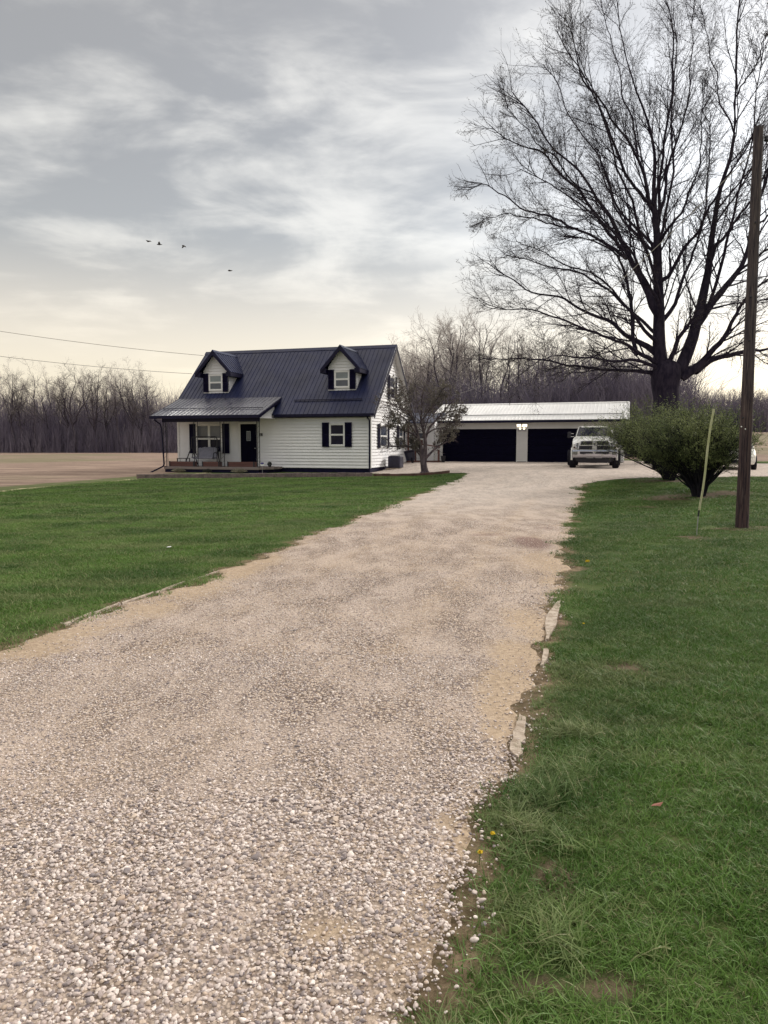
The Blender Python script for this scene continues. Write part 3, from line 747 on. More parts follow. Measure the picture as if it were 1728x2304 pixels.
for xx in (RX1, RX0):
    sgn = 1 if xx > -2 else -1
    for (ya, yb) in ((-.40, 4.0), (8.40, 4.0)):
        a = Vector((xx, ya, rz(ya if ya > 0 else -.40)-.04)); bb = Vector((xx, yb, rz(4)-.04))
        mb.prism([a, bb, bb-Vector((0, 0, .2)), a-Vector((0, 0, .2))], (sgn*.03, 0, 0))
        mb.build('rake_board', M['gutter'], roof); mb = MB()
mb = MB()
for xx0, xx1 in ((.022, RX1-.003), (RX0+.003, -L_-.022)):
    for (ya, yb) in ((-.33, 3.98), (8.33, 4.02)):
        za, zb = rz(ya)-.075, rz(yb)-.075
        mb.prism([(xx0, ya, za), (xx1, ya, za), (xx1, yb, zb), (xx0, yb, zb)], (0, 0, -.02))
        mb.build('soffit', M['trim'], roof); mb = MB()
mb = MB(); mb.box((-5.3, -.47, 2.99), (RX1+.01, -.385, 3.13)); mb.box((-5.3, -.37, 2.955), (RX1-.02, -.026, 2.985))
mb.build('gutter', M['gutter'], roof)
mb = MB()
def onroof(x, y, h=.05): return Vector((x, y, rz(y)))+Vector((0, -TP, 1)).normalized()*h
mb.tube([onroof(hx(663, .45), .45, .07), onroof(hx(816, .45), .45, .07)], .022, 6)
mb.tube([onroof(hx(663, .40), .40, .045), onroof(hx(816, .40), .40, .045)], .014, 6)
mb.build('snow_guard', M['gutter'], roof)

def window(parent, M4, x0, x1, z0, z1, pane_top, pane_bot, rails=1, fw=.06, cols=1, name='window', proud=.045, blind=None):
    mb = MB(); mb.M = M4
    mb.box((x0, -proud, z0), (x0+fw, .0, z1)); mb.box((x1-fw, -proud, z0), (x1, 0, z1))
    mb.box((x0+fw, -proud, z1-fw), (x1-fw, 0, z1)); mb.box((x0+fw, -proud-.012, z0), (x1-fw, 0, z0+fw))
    xs = [x0+fw+(x1-x0-2*fw)*i/cols for i in range(cols+1)]
    for i in range(1, cols): mb.box((xs[i]-.05, -proud+.003, z0+fw), (xs[i]+.05, 0, z1-fw))
    zm = (z0+z1)/2
    for i in range(cols):
        a = xs[i]+(.05 if i else 0); b = xs[i+1]-(.05 if i < cols-1 else 0)
        mb.box((a, -proud+.008, zm-.025), (b, -.0, zm+.025))
        for (q0, q1) in ((z0+fw, zm-.025), (zm+.025, z1-fw)):
            s = .022; pr = -proud+.016
            mb.box((a, pr, q0), (a+s, -.002, q1)); mb.box((b-s, pr, q0), (b, -.002, q1)); mb.box((a+s, pr, q1-s), (b-s, -.002, q1)); mb.box((a+s, pr, q0), (b-s, -.002, q0+s))
    f = mb.build(name, M['trim'], parent)
    for (q0, q1, mt) in ((z0+fw, zm-.025, pane_bot), (zm+.025, z1-fw, pane_top)):
        mb = MB(); mb.M = M4
        for i in range(cols):
            a = xs[i]+(.05 if i else 0)+.022; b = xs[i+1]-(.05 if i < cols-1 else 0)-.022
            mb.box((a, -.022, q0+.022), (b, -.016, q1-.022))
        mb.build('pane', mt, f)
    return f
def shutter(parent, M4, x0, x1, z0, z1):
    mb = MB(); mb.M = M4; fw = .05
    mb.box((x0, -.055, z0), (x0+fw, -.016, z1)); mb.box((x1-fw, -.055, z0), (x1, -.016, z1))
    zm = (z0+z1)/2
    for a, b in ((z0, z0+fw), (zm-fw/2, zm+fw/2), (z1-fw, z1)): mb.box((x0+fw, -.052, a), (x1-fw, -.016, b))
    for a, b in ((z0+fw, zm-fw/2), (zm+fw/2, z1-fw)):
        n = int((b-a)/.055)
        for i in range(n):
            z = a+(b-a)*(i+.5)/n; mb.box((x0+fw, -.046, z-.02), (x1-fw, -.022, z+.018), rot=(.5, 0, 0))
    mb.box((x0+fw, -.022, z0+fw), (x1-fw, -.016, z1-fw))
    return mb.build('shutter', M['navy'], parent)
FP = plane(0, -.049); SP = plane(.049, 0, R(90))
# right front window
wx0, wx1 = hx(742, 0), hx(777, 0); wz1, wz0 = hz(953, wx0, 0), hz(1004, wx0, 0)
window(house, FP, wx0, wx1, wz0, wz1, M['pane_dark'], M['pane_dark'], fw=.075)
shutter(house, FP, hx(726, 0), wx0-.005, wz0-.04, wz1+.05); shutter(house, FP, wx1+.005, hx(792.5, 0), wz0-.04, wz1+.05)
# double window on the porch
a, b = hx(443, 0), hx(502, 0); z1_, z0_ = hz(955, a, 0), hz(1020, a, 0)
window(house, FP, a, b, z0_, z1_, M['pane_mid'], M['pane_dark'], cols=2, fw=.07)
shutter(house, FP, hx(428.5, 0), a-.005, z0_, z1_+.02); shutter(house, FP, b+.005, hx(517.5, 0), z0_, z1_+.02)
# side windows
for s0, s1 in ((1.15, 3.3), (5.05, 6.75)):
    w = .4; z0w, z1w = 1.35, 2.6
    window(house, SP, s0+w, s1-w, z0w, z1w, M['pane_mid'], M['pane_mid'], fw=.07)
    shutter(house, SP, s0, s0+w-.005, z0w-.03, z1w+.03); shutter(house, SP, s1-w+.005, s1, z0w-.03, z1w+.03)
window(house, SP, 3.5, 4.5, 4.1, 5.4, M['pane_mid'], M['pane_dark'], fw=.07)
shutter(house, SP, 3.1, 3.495, 4.07, 5.43); shutter(house, SP, 4.505, 4.9, 4.07, 5.43)
# front door
d0, d1 = hx(543, 0), hx(579, 0); dz0, dz1 = .33, hz(954.5, d0, 0)
mb = MB(); mb.M = FP
mb.box((d0-.10, -.045, dz0), (d0, 0, dz1+.09)); mb.box((d1, -.045, dz0), (d1+.10, 0, dz1+.09)); mb.box((d0, -.045, dz1), (d1, 0, dz1+.09)); mb.box((d0-.1, -.07, dz0-.03), (d1+.1, 0, dz0))
mb.build('door_frame', M['trim'], house)
mb = MB(); mb.M = FP; mb.box((d0+.002, -.03, dz0), (d1-.002, -.004, dz1-.002))
for px0, px1, pz0, pz1 in ((.12, .40, .15, .85), (.50, .78, .15, .85)):
    mb.box((d0+px0, -.040, dz0+pz0), (d0+px1, -.03, dz0+pz1))
door = mb.build('door', M['door'], house, bevel=.006)
l0, l1 = hx(556.5, 0), hx(566, 0); lz1, lz0 = hz(970, l0, 0), hz(992, l0, 0)
mb = MB(); mb.M = FP; fw = .035
mb.box((l0, -.05, lz0), (l0+fw, -.031, lz1)); mb.box((l1-fw, -.05, lz0), (l1, -.031, lz1)); mb.box((l0+fw, -.05, lz0), (l1-fw, -.031, lz0+fw)); mb.box((l0+fw, -.05, lz1-fw), (l1-fw, -.031, lz1))
mb.build('lite_frame', M['blind'], door)
mb = MB(); mb.M = FP; mb.box((l0+fw, -.038, lz0+fw), (l1-fw, -.032, lz1-fw)); mb.build('pane', M['pane_mid'], door)
mb = MB(); mb.M = FP; mb.lathe([(0, -.11), (.03, -.105), (.034, -.085), (.014, -.07), (.014, -.03)], (d1-.07, 0, dz0+.98), 'Y', 12); mb.build('door_handle', M['steel'], door, smooth=True)

# dormers
def dormer(pxc, label=None):
    X = hx(pxc, 1.1); y0 = 1.1; hw = .80; zb = 4.45; ze = 5.60; zr = 6.82; ov = 1.12; yf = .72
    mb = MB()
    gz = lambda z: max(0, (z-5.72)/(zr-5.72)*hw) if z > 5.72 else 0
    siding(mb, plane(X, y0), lambda z: -hw+gz(z), lambda z: hw-gz(z), zb, 6.78, lap=.155)
    # cheek walls, cut by the main roof
    for sg in (1, -1):
        z = zb
        while z < ze+.1:
            zt = z+.115; yb0 = (z-EZ)/TP-.35; yb1 = (zt-EZ)/TP-.35; x = X+sg*hw
            mb.add([(x+sg*.012, y0, z), (x+sg*.012, yb0+.02, z), (x, yb1+.02, zt), (x, y0, zt)], [(0, 1, 2, 3)])
            mb.add([(x+sg*.012, y0, z), (x+sg*.012, yb0+.02, z), (x, yb0+.02, z), (x, y0, z)], [(0, 1, 2, 3)])
            z = zt
    dm = mb.build('dormer', M['siding'], house)
    if label: dm['label'] = label
    mb = MB()
    yr_ = (zr-EZ)/TP-.35; ye = (ze-EZ)/TP-.35
    for sg in (1, -1):
        A = Vector((X, yf, zr)); B = Vector((X+sg*ov, yf, ze)); C_ = Vector((X+sg*ov, ye+.05, ze)); D_ = Vector((X, yr_+.05, zr))
        n = (B-A).cross(Vector((0, 1, 0))); n = n if n.z > 0 else -n; n.normalize()
        mb.prism([A, B, C_, D_], -n*.045)
        k = 9
        for i in range(k):      # ribs run down the dormer slope
            y = yf+.04+i*.3
            if y > yr_: break
            f1 = 1 if y < ye else max(0, 1-(y-ye)/(yr_-ye)); 
            if f1 < .05: continue
            p = Vector((X, y, zr)); e = (B-A)*f1
            mb.prism([p+Vector((0, -.018, 0)), p+Vector((0, .018, 0)), p+Vector((0, .009, 0))+n*.026, p+Vector((0, -.009, 0))+n*.026], e)
    mb.prism([(X-.12, yf-.01, zr-.09), (X, yf-.01, zr+.045), (X+.12, yf-.01, zr-.09), (X, yf-.01, zr-.03)], (0, yr_-yf, 0))
    mb.build('dormer_roof', M['roof'], dm)
    mb = MB()
    for sg in (1, -1):
        A = Vector((X, yf-.025, zr-.02)); B = Vector((X+sg*(ov+.015), yf-.025, ze-.035))
        mb.prism([A, B, B-Vector((0, 0, .21)), A-Vector((0, 0, .24))], (0, .035, 0))
        mb.prism([B+Vector((0, .03, 0)), B+Vector((0, .03, -.20)), B+Vector((-sg*(ov-hw), .03, -.20)), B+Vector((-sg*(ov-hw), .03, .05))], (0, ye-yf-.2, 0))
    mb.build('fascia', M['gutter'], dm)
    P = plane(X, y0-.049)
    window(dm, P, -.44, .44, zb+.13, zb+1.06, M['pane_green'], M['pane_mid'], fw=.075)
    for a, b in ((-.79, -.45), (.45, .79)): shutter(dm, P, a, b, zb+.05, zb+1.12)
    mb = MB(); mb.box((X-hw-.02, y0-.05, zb-.12), (X+hw+.02, y0+.2, zb)); mb.build('flashing', M['gutter'], dm)
    return dm
dormer(489.5); dormer(771)

# porch
PX0, PX1, PY = -11.2, hx(584, -1.85), -1.9
DZ = .33
mb = MB()
n = 14
for i in range(n): mb.box((PX0, PY+(-.03-PY)*i/n+.003, DZ-.035), (PX1, PY+(-.03-PY)*(i+1)/n-.003, DZ))
mb.box((PX0, PY-.035, DZ-.14), (PX1, PY, DZ-.004))
mb.build('porch_deck', M['deck'], house)
MB().box((PX0+.03, PY+.02, -.4), (PX1-.05, -.1, DZ-.15)).build('porch_skirt', M['navy'], house)
mb = MB(); sx1 = hx(618, -1.0)
mb.prism([(PX1+.005, PY+.0, DZ-.13), (PX1+.005, -.05, DZ-.13), (sx1, -.05, DZ-.13), (sx1, -1.15, DZ-.13)], (0, 0, .12)); mb.build('porch_landing', M['deck'], house)
mb = MB(); mb.prism([(PX1+.01, PY+.06, -.3), (PX1+.01, -.05, -.3), (sx1-.1, -.05, -.3), (sx1-.1, -1.0, -.3)], (0, 0, .48)); mb.build('landing_skirt', M['navy'], house)
pe = -2.2; pz0 = 3.06; y2 = .69; pz1 = rz(y2)+.03
mb = MB(); slope_panel(mb, -11.78, hx(584, pe), pe, pz0, y2, pz1, th=.045)
proof = mb.build('porch_roof', M['proof'], house)
prx1 = hx(584, pe)
ps = (pz1-pz0)/(y2-pe)
mb = MB()
yq = .38; mb.tube([(hx(369, -1.25), -1.25, pz0+ps*(-1.25-pe)+.06), (hx(593, -1.25), -1.25, pz0+ps*(-1.25-pe)+.06)], .02, 6); mb.build('snow_guard', M['gutter'], proof)
mb = MB(); mb.box((-11.80, pe-.10, pz0-.17), (prx1+.01, pe-.008, pz0-.02)); mb.build('gutter', M['gutter'], proof)
mb = MB()
for x in (-11.78, prx1):
    s = .03 if x > -8 else -.03
    mb.prism([(x, pe, pz0-.02), (x, y2-.3, pz1-.02-.3*ps), (x, y2-.3, pz1-.17-.3*ps), (x, pe, pz0-.17)], (s, 0, 0))
    mb.build('rake_board', M['gutter'], proof); mb = MB()
mb = MB(); mb.box((PX0-.05, PY-.05, 2.72), (PX1+.03, PY+.09, 2.90)); mb.build('porch_beam', M['gutter'], house)
mb = MB(); mb.box((-11.7, pe+.02, 2.905), (prx1-.04, -.02, 2.93)); mb.build('porch_ceiling', M['siding'], house)
mb = MB(); xr_ = PX1+.02
zt = lambda y: pz0+ps*(y-pe)-.06
mb.prism([(xr_, PY-.2, 2.94), (xr_, -.02, 2.94), (xr_, -.02, zt(-.02)), (xr_, PY-.2, zt(PY-.2))], (-.02, 0, 0))
mb.build('porch_gable', M['siding'], house); mb = MB()
mb.prism([(-11.45, PY-.2, 2.94), (-11.45, -.02, 2.94), (-11.45, -.02, zt(-.02)), (-11.45, PY-.2, zt(PY-.2))], (.02, 0, 0))
mb.build('porch_gable', M['siding'], house)
def rodpost(pxs, extra=None):
    mb = MB(); y = PY+.06
    for p in pxs:
        x = hx(p, y); mb.tube([(x, y, DZ), (x, y, 2.73)], .020, 6)
    xa, xb = hx(pxs[0], y), hx(pxs[-1], y); k = 9
    for i in range(k):
        z = DZ+.15+i*.27
        mb.tube([(xa, y, z), ((xa+xb)/2+.02, y, z+.09), (xb, y, z+.18)], .006, 5)
    mb.box((min(xa, xb)-.03, y-.03, DZ), (max(xa, xb)+.03, y+.03, DZ+.02))
    if extra:
        x = hx(extra, y+.2); mb.tube([(x, y+.2, DZ), (x, y+.2, 2.73)], .013, 6)
    mb.build('porch_post', M['iron'], house)
rodpost((368, 374), 377); rodpost((437, 445)); rodpost((496, 504.5)); rodpost((579, 584), 578)
# lantern, number plate, downspouts
lx = hx(597.5, 0); lz = hz(977, lx, 0)
mb = MB(); mb.M = plane(lx, -.049)
mb.box((-.04, -.02, -.12), (.04, 0, .12)); mb.tube([(0, -.01, .08), (0, -.10, .14), (0, -.16, .10)], .012, 6)
mb.lathe([(.01, .18), (.05, .13), (.11, .08), (.10, .07), (0, .07)], (0, -.16, 0), n=8)
for k in range(6):
    an = k*math.pi/3; mb.tube([(.085*math.cos(an), -.16+.085*math.sin(an), .07), (.06*math.cos(an), -.16+.06*math.sin(an), -.16)], .008, 5)
mb.lathe([(0, -.18), (.07, -.18), (.07, -.155), (0, -.155)], (0, -.16, 0), n=8)
lan = mb.build('wall_lantern', M['iron'], house)
mb = MB(); mb.M = plane(lx, -.049); mb.lathe([(.0, .06), (.05, .06), (.04, -.15), (0, -.15)], (0, -.16, 0), n=8); mb.build('lantern_glass', M['blind'], lan)
mb = MB(); mb.M = FP; n0, n1 = hx(585, 0), hx(592, 0)
zz = hz(978, n0, 0); w = (n1-n0)/4
segs = {'1': 'bc', '7': 'abc', '4': 'fgbc', '0': 'abcdef'}
for i, ch in enumerate('1740'):
    x = n0+i*w*1.03+.01; ww, hh = w*.62, .07
    S = {'a': ((0, hh), (ww, hh)), 'g': ((0, 0), (ww, 0)), 'd': ((0, -hh), (ww, -hh)), 'f': ((0, 0), (0, hh)), 'b': ((ww, 0), (ww, hh)), 'e': ((0, -hh), (0, 0)), 'c': ((ww, -hh), (ww, 0))}
    for sname in segs[ch]:
        (xa, za), (xb, zb_) = S[sname]; mb.box((x+xa-.007, -.035, zz+za-.007), (x+xb+.007, -.016, zz+zb_+.007))
mb.build('house_number', M['iron'], house)
mb = MB()
P = lambda px, row, y: (hx(px, y), y, hz(row, hx(px, y), y))
mb.tube([P(350, 941, pe-.05), P(350, 946, pe-.05), P(362, 955, PY-.12), P(364.5, 965, PY-.08), P(368, 1044, PY-.08), P(366, 1049, PY-.1), P(333, 1065, PY-.6)], .042, 8)
mb.build('downspout', M['gutter'], house)
mb = MB(); mb.tube([(-.03, -.40, 3.0), (-.03, -.36, 2.9), (-.02, -.08, 2.78), (-.02, -.075, 2.6), (-.02, -.075, .02)], .045, 8); mb.build('downspout', M['gutter'], house)
# side porch wing behind the right corner
mb = MB()
siding(mb, plane(0, W_+.05), lambda z: -1.0, lambda z: 1.62, .35, 2.95); siding(mb, plane(1.62, W_+.05, R(90)), lambda z: 0, lambda z: 3.2, .35, 2.95)
wing = mb.build('back_wing', M['siding'], house)
mb = MB(); slope_panel(mb, -1, 1.85, W_-.95, 2.86, W_+3, 3.6); mb.build('wing_roof', M['roof'], wing)
window(wing, plane(0, W_+.012), .36, 1.0, 1.05+.35, 2.3, M['pane_mid'], M['redwood'], fw=.05)
mb = MB()
for x, xh in ((.16, 2.9), (.62, 1.5), (2.09, 1.2)): MB().box((x-.05, W_-.75, .0), (x+.05, W_-.65, xh)).build('wing_post', M['redwood'], wing)
mb = MB(); mb.box((.56, W_-.80, 1.45), (2.2, W_-.7, 1.52), rot=(0, .17, 0)); mb.build('handrail', M['redwood'], wing)
mb = MB(); mb.box((.1, W_-.85, .02), (2.15, W_+.02, .52)); mb.box((.5, W_-1.15, .0), (1.6, W_-.86, .30)); mb.build('side_deck', M['redwood'], wing)

# things on and around the porch -----------------------------------------
def hw_(x, y, z=0): # house local -> world
    return (HO[0]+x*cA+y*sA, HO[1]-x*sA+y*cA, HO[2]+z)
def boxplanter(pa, pb, label):
    y = PY+.18; x0, x1 = hx(pa, y), hx(pb, y); c = (x0+x1)/2; hw2 = (x1-x0)/2
    t = thing('planter_box', hw_(c, y, DZ), -HA, label, 'planter', 'low wooden boxes along the porch edge')
    mb = MB(); h = .27
    for k in range(2): mb.box((-hw2, -.012, .012+k*.13), (hw2, .012, .135+k*.13)); mb.box((-hw2, .26, .012+k*.13), (hw2, .284, .135+k*.13))
    for s in (-1, 1): mb.box((s*(hw2-.012)-.012, .013, .012), (s*(hw2-.012)+.012, .259, .265))
    mb.box((-hw2+.02, .014, .0), (hw2-.02, .258, .20))
    mb.build('box_side', M['redwood'], t)
    mb = MB()
    for s in (-1, 1): MB().box((s*(hw2-.03)-.035, -.028, 0), (s*(hw2-.03)+.035, -.013, h+.01)).build('corner_post', M['iron'], t)
boxplanter(380, 436, 'long low red brown box at the end of the porch near the downspout')
boxplanter(454, 493, 'shortest low red brown box on the porch below the swing')
boxplanter(511, 572, 'low red brown box on the porch in front of the dark door')
# swing
ys = -1.0; cx_ = (hx(424, ys)+hx(496, ys))/2
sw = thing('porch_swing', hw_(cx_, ys, DZ), -HA, 'black framed porch swing with pale grey cushion in front of the double window', 'swing')
mb = MB(); hw2 = (hx(484, ys)-hx(427, ys))/2; top = 1.60; f_ = .45; sp = .38
for s in (-1, 1):
    mb.tube([(s*hw2, 0, top-.55), (s*hw2, 0, top-.12), (s*(hw2-.03), 0, top-.03), (s*(hw2-.12), 0, top)], .032, 8)
    mb.tube([(s*hw2, 0, top-.5), (s*(hw2+.22), -f_, .02)], .030, 8); mb.tube([(s*hw2, 0, top-.5), (s*(hw2-.10), f_, .02)], .030, 8)
mb.tube([(-hw2+.12, 0, top), (hw2-.12, 0, top)], .032, 8)
mb.build('frame', M['iron'], sw)
mb = MB(); bw = hw2-.16
mb.box((-bw, -.24, .40), (bw, .24, .52)); mb.build('seat_cushion', M['cushion'], sw, bevel=.04)
mb = MB(); pts = [(-bw, 0, .5)]+[(-bw+2*bw*i/12, 0, .98+.07*math.sin(math.pi*i/12)+.02*math.sin(i*2.1)) for i in range(13)]+[(bw, 0, .5)]
mb.prism([(p[0], .22+(p[2]-.5)*.3, p[2]) for p in pts], (0, .10, 0)); mb.build('back_cushion', M['cushion'], sw, bevel=.03)
for s in (-1, 1):
    mb = MB(); mb.tube([(s*(bw+.02), .26, .62), (s*(bw+.02), .1, .76), (s*(bw+.02), -.12, .72), (s*(bw+.02), -.24, .44)], .024, 8); mb.build('armrest', M['iron'], sw)
mb = MB()
for s in (-1, 1):
    for y in (-.15, .2): MB().tube([(s*(bw-.02), y, .52), (s*(hw2-.14), 0, top)], .006, 5).build('hanger', M['iron'], sw)
yt = -.85; tx = hx(412, yt)
st = thing('side_table', hw_(tx, yt, DZ), -HA, 'small dark slatted side table beside the porch swing', 'table')
mb = MB()
for i in range(5): mb.box((-.30, -.22+i*.09, .40), (.30, -.15+i*.09, .43))
mb.build('tabletop', M['iron'], st)
for sx in (-.27, .27):
    for sy in (-.2, .16): MB().box((sx-.02, sy, 0), (sx+.02, sy+.04, .399)).build('leg', M['iron'], st)
mb = MB()
for i in range(3): mb.box((-.21+i*.16, -.195, .1), (-.13+i*.16, -.185, .395))
mb.build('side_slat', M['white'], st)
# security sign, ball pots, bed plants
gs = hw_(hx(589.5, -2.6), -2.6); gz_ = Hs(gs[0], gs[1])
sg = thing('yard_sign', (gs[0], gs[1], gz_), -HA, 'small blue and white yard sign on a thin stake by the porch step', 'sign')
mb = MB(); mb.tube([(0, 0, 0), (0, 0, .42)], .010, 6); mb.build('stake', M['steel'], sg)
mb = MB(); hgt = .40
pts = [(.125*math.cos(a), -.012, hgt+.10+.10*math.sin(a)) for a in np.linspace(0, 2*math.pi, 8, endpoint=False)+R(22.5)]
mb.prism(pts, (0, .018, 0)); mb.build('sign_board', M['white'], sg)
mb = MB(); pts = [(.105*math.cos(a), -.016, hgt+.135+.055*math.sin(a)) for a in np.linspace(0, 2*math.pi, 10, endpoint=False)]
mb.prism(pts, (0, .003, 0)); mb.build('sign_emblem', M['signblue'], sg)
pt = thing('potted_plant', hw_(hx(606, -.8), -.8, DZ-.01), 0, 'round dark potted plant on the porch landing beside the white siding', 'plant')
MB().lathe([(0, 0), (.07, 0), (.09, .07), (.085, .07), (0, .065)], (0, 0, 0)).build('pot', M['iron'], pt, smooth=True)
C_ = rng.normal(size=(900, 3)); C_ /= np.linalg.norm(C_, axis=1, keepdims=True); C_ = C_*.12*(.75+.3*rng.random((900, 1)))+[0, 0, .15]
V, Fq = leaves_np(C_, .035, flat=.4); link('foliage', mesh_np('foliage', V, [Fq]), M['cactus'], pt)
for (pu, sc, mt, lb) in ((400, .30, 'plant', 'low dry grey plant in the bed at the porch end'), (465, .20, 'cactus', 'small round green plant in the bed below the swing'), (537, .33, 'plant', 'spreading dry pale plant in the bed below the door')):
    x = hx(pu, -2.2); g = hw_(x, -2.2); z = Hs(g[0], g[1])
    n = 500; A = rng.random(n)*6.28; r = sc*np.sqrt(rng.random(n)); tip = np.column_stack([np.cos(A)*r*1.4, np.sin(A)*r*.6, .05+(.22*sc/.3)*(1-(r/sc)**2)*rng.random(n)+.03])
    Pp = np.stack([tip*[.2, .2, 0], tip*.6, tip], 1); V, Fq = tube_np(Pp, np.tile([.004, .003, .002], (n, 1)), 3); V2, F2 = leaves_np(tip, .035)
    Vj, Fj = join_np([(V, Fq), (V2, F2)])
    o = link('bed_plant', mesh_np('bed_plant', Vj, Fj), M[mt]); o.location = (g[0], g[1], z); props(o, lb, 'plant', 'small plants in the porch bed')
# air conditioner
a = hw_(.62, 2.75); z = Hs(a[0], a[1])
ac = thing('air_conditioner', (a[0], a[1], z), -HA, 'dark square air conditioning unit beside the white side wall', 'air conditioner')
mb = MB(); hw2 = .36
mb.box((-hw2, -hw2, .04), (hw2, hw2, .70)); mb.build('cabinet', M['ac'], ac, bevel=.06)
mb = MB()
for k in range(14):
    z0 = .09+k*.042
    for an in (0, 90, 180, 270):
        mb.M = Matrix.Rotation(R(an), 4, 'Z'); mb.box((-hw2+.07, -hw2-.012, z0), (hw2-.07, -hw2-.001, z0+.02), rot=(.4, 0, 0))
mb.build('louvre', M['ac'], ac)
mb = MB(); mb.box((-hw2+.01, -hw2+.01, .702), (hw2-.01, hw2-.01, .73)); mb.build('top_panel', M['steel'], ac, bevel=.03)
mb = MB()
for k in range(7): mb.lathe([(.05+k*.04, .735), (.058+k*.04, .745), (.066+k*.04, .735)], (0, 0, 0), n=24)
mb.lathe([(0, .75), (.05, .75), (.05, .73)], (0, 0, 0)); mb.build('fan_grille', M['iron'], ac)
MB().box((-.45, -.45, -.1), (.45, .45, .04)).build('base_pad', M['concrete'], ac)
# wheelbarrow stood on its nose against the wall
a = hw_(.75, 6.0); z = Hs(a[0], a[1])
wb = thing('wheelbarrow', (a[0], a[1], z+.02), -HA, 'dark wheelbarrow stood on end by the back corner of the house', 'wheelbarrow')
E = Matrix.Rotation(R(-14), 4, 'Y')
mb = MB(); mb.M = E; 
prof = [(-.28, .18), (.26, .14), (.34, .75), (-.33, .80)]
mb.add([(x, -.12, zz_) for x, zz_ in prof]+[(x*.7, .12, .2+(zz_-.2)*.8) for x, zz_ in prof], [(0, 1, 5, 4), (1, 2, 6, 5), (2, 3, 7, 6), (3, 0, 4, 7), (4, 5, 6, 7)])
o = mb.build('tray', M['ac'], wb); m = o.modifiers.new('s', 'SOLIDIFY'); m.thickness = .02
for s in (-1, 1):
    mb = MB(); mb.M = E; mb.tube([(s*.08, .14, .1), (s*.22, .16, .8), (s*.26, .05, 1.05)], .02, 8); mb.build('handle', M['redwood'], wb)
    mb = MB(); mb.M = E; mb.tube([(s*.2, .14, .5), (s*.26, .34, .42), (s*.2, .15, .25)], .014, 6); mb.build('leg', M['iron'], wb)
mb = MB(); mb.M = E; mb.lathe([(.10, -.04), (.16, -.035), (.18, 0), (.16, .035), (.10, .04), (.03, .04), (.03, -.04), (.10, -.04)], (0, .12, .16), 'X', 20); mb.build('wheel', M['rubber'], wb, smooth=True)
a = hw_(2.35, 7.4); z = Hs(a[0], a[1])
pl = thing('planter_pot', (a[0], a[1], z), 0, 'tall dark tapered planter pot between the side deck and the garage', 'pot')
MB().lathe([(0, 0), (.10, 0), (.15, .36), (.17, .36), (.17, .40), (.14, .40), (.13, .34), (0, .34)], (0, 0, 0), n=24).build('pot_body', M['iron'], pl, smooth=False)
MB().lathe([(0, .352), (.128, .352), (.128, .342)], (0, 0, 0), n=16).build('soil', M['timber'], pl)

# ------------------------------------------------------------------ bed edging
e0, e1 = G(308, 1077), G(838, 1073)
def wallrun(name, p, q, h, w, mat, label, cat, seg=None, kind=None):
    p, q = np.array(p), np.array(q); n = max(2, int(np.linalg.norm(q-p)/.4)); mb = MB()
    d = (q-p)[:2]/np.linalg.norm((q-p)[:2]); nn = np.array([-d[1], d[0]])*w/2
    for i in range(n):
        a = p+(q-p)*i/n; b = p+(q-p)*(i+1)/n; b = b-(b-a)*.02
        za, zb = Hs(a[0], a[1]), Hs(b[0], b[1]); ho = h+random.uniform(-.012, .012)
        mb.prism([(a[0]-nn[0], a[1]-nn[1], za-.1), (b[0]-nn[0], b[1]-nn[1], zb-.1), (b[0]+nn[0], b[1]+nn[1], zb-.1), (a[0]+nn[0], a[1]+nn[1], za-.1)], (0, 0, ho+.1))
    o = mb.build(name, mat, bevel=.01); props(o, label, cat, kind=kind); return o
wallrun('bed_edging', e0, e1, .20, .20, M['block'], 'low mottled brick edging along the bed in front of the house', 'edging')
wallrun('timber_edging', G(840, 1072), G(1012, 1064), .13, .14, M['timber'], 'low red brown timber edging by the small tree and side yard', 'edging')
# concrete kerb remnants
def slab(pts, h, label):
    g = [G(u, v) for u, v in pts]; mb = MB()
    out = []
    for i in range(len(g)):
        a, b = g[i], g[(i+1) % len(g)]
        for k in range(4):
            q = a+(b-a)*k/4; j = rng.normal(0, .006, 2) if k else (0, 0); out.append((q[0]+j[0], q[1]+j[1], Hs(q[0], q[1])-.05))
    mb.prism(out, (0, 0, .05+h)); o = mb.build('kerb', M['concrete']); tm = o.modifiers.new('t', 'TRIANGULATE'); tm.min_vertices = 5; tm.ngon_method = 'CLIP'; props(o, label, kind='structure')
Z1 = lambda L, ox, oy, s: [(ox+x/s, oy+y/s) for x, y in L]
slab(Z1([(1205,835),(1192,900),(1158,1040),(1112,1130),(1085,1140),(1088,980),(1122,915),(1172,855)], 900, 1100, 3.318), .018, 'pale concrete kerb piece at the lawn side of the drive')
slab(Z1([(895,1690),(940,1735),(925,1850),(915,1985),(885,2030),(818,1960),(862,1800)], 900, 1100, 3.318), .018, 'pale concrete kerb piece nearest the foreground')
slab(Z1([(1105,1205),(1110,1240),(1070,1330),(1050,1330),(1070,1215)], 900, 1100, 3.318), .022, 'small pale concrete kerb fragment')
kl = Z1([(340,822),(500,760),(650,708),(830,650),(1000,592),(1180,536)], 0, 1060, 2.37)
for i in range(5):
    (a, b), (c_, d_) = kl[i], kl[i+1]; w = 4.5-.6*i
    slab([(a, b), (c_-6, d_), (c_-5, d_+w*.5), (a+2, b+w*.75)], .018, 'thin pale concrete edging strip sunk in the lawn')

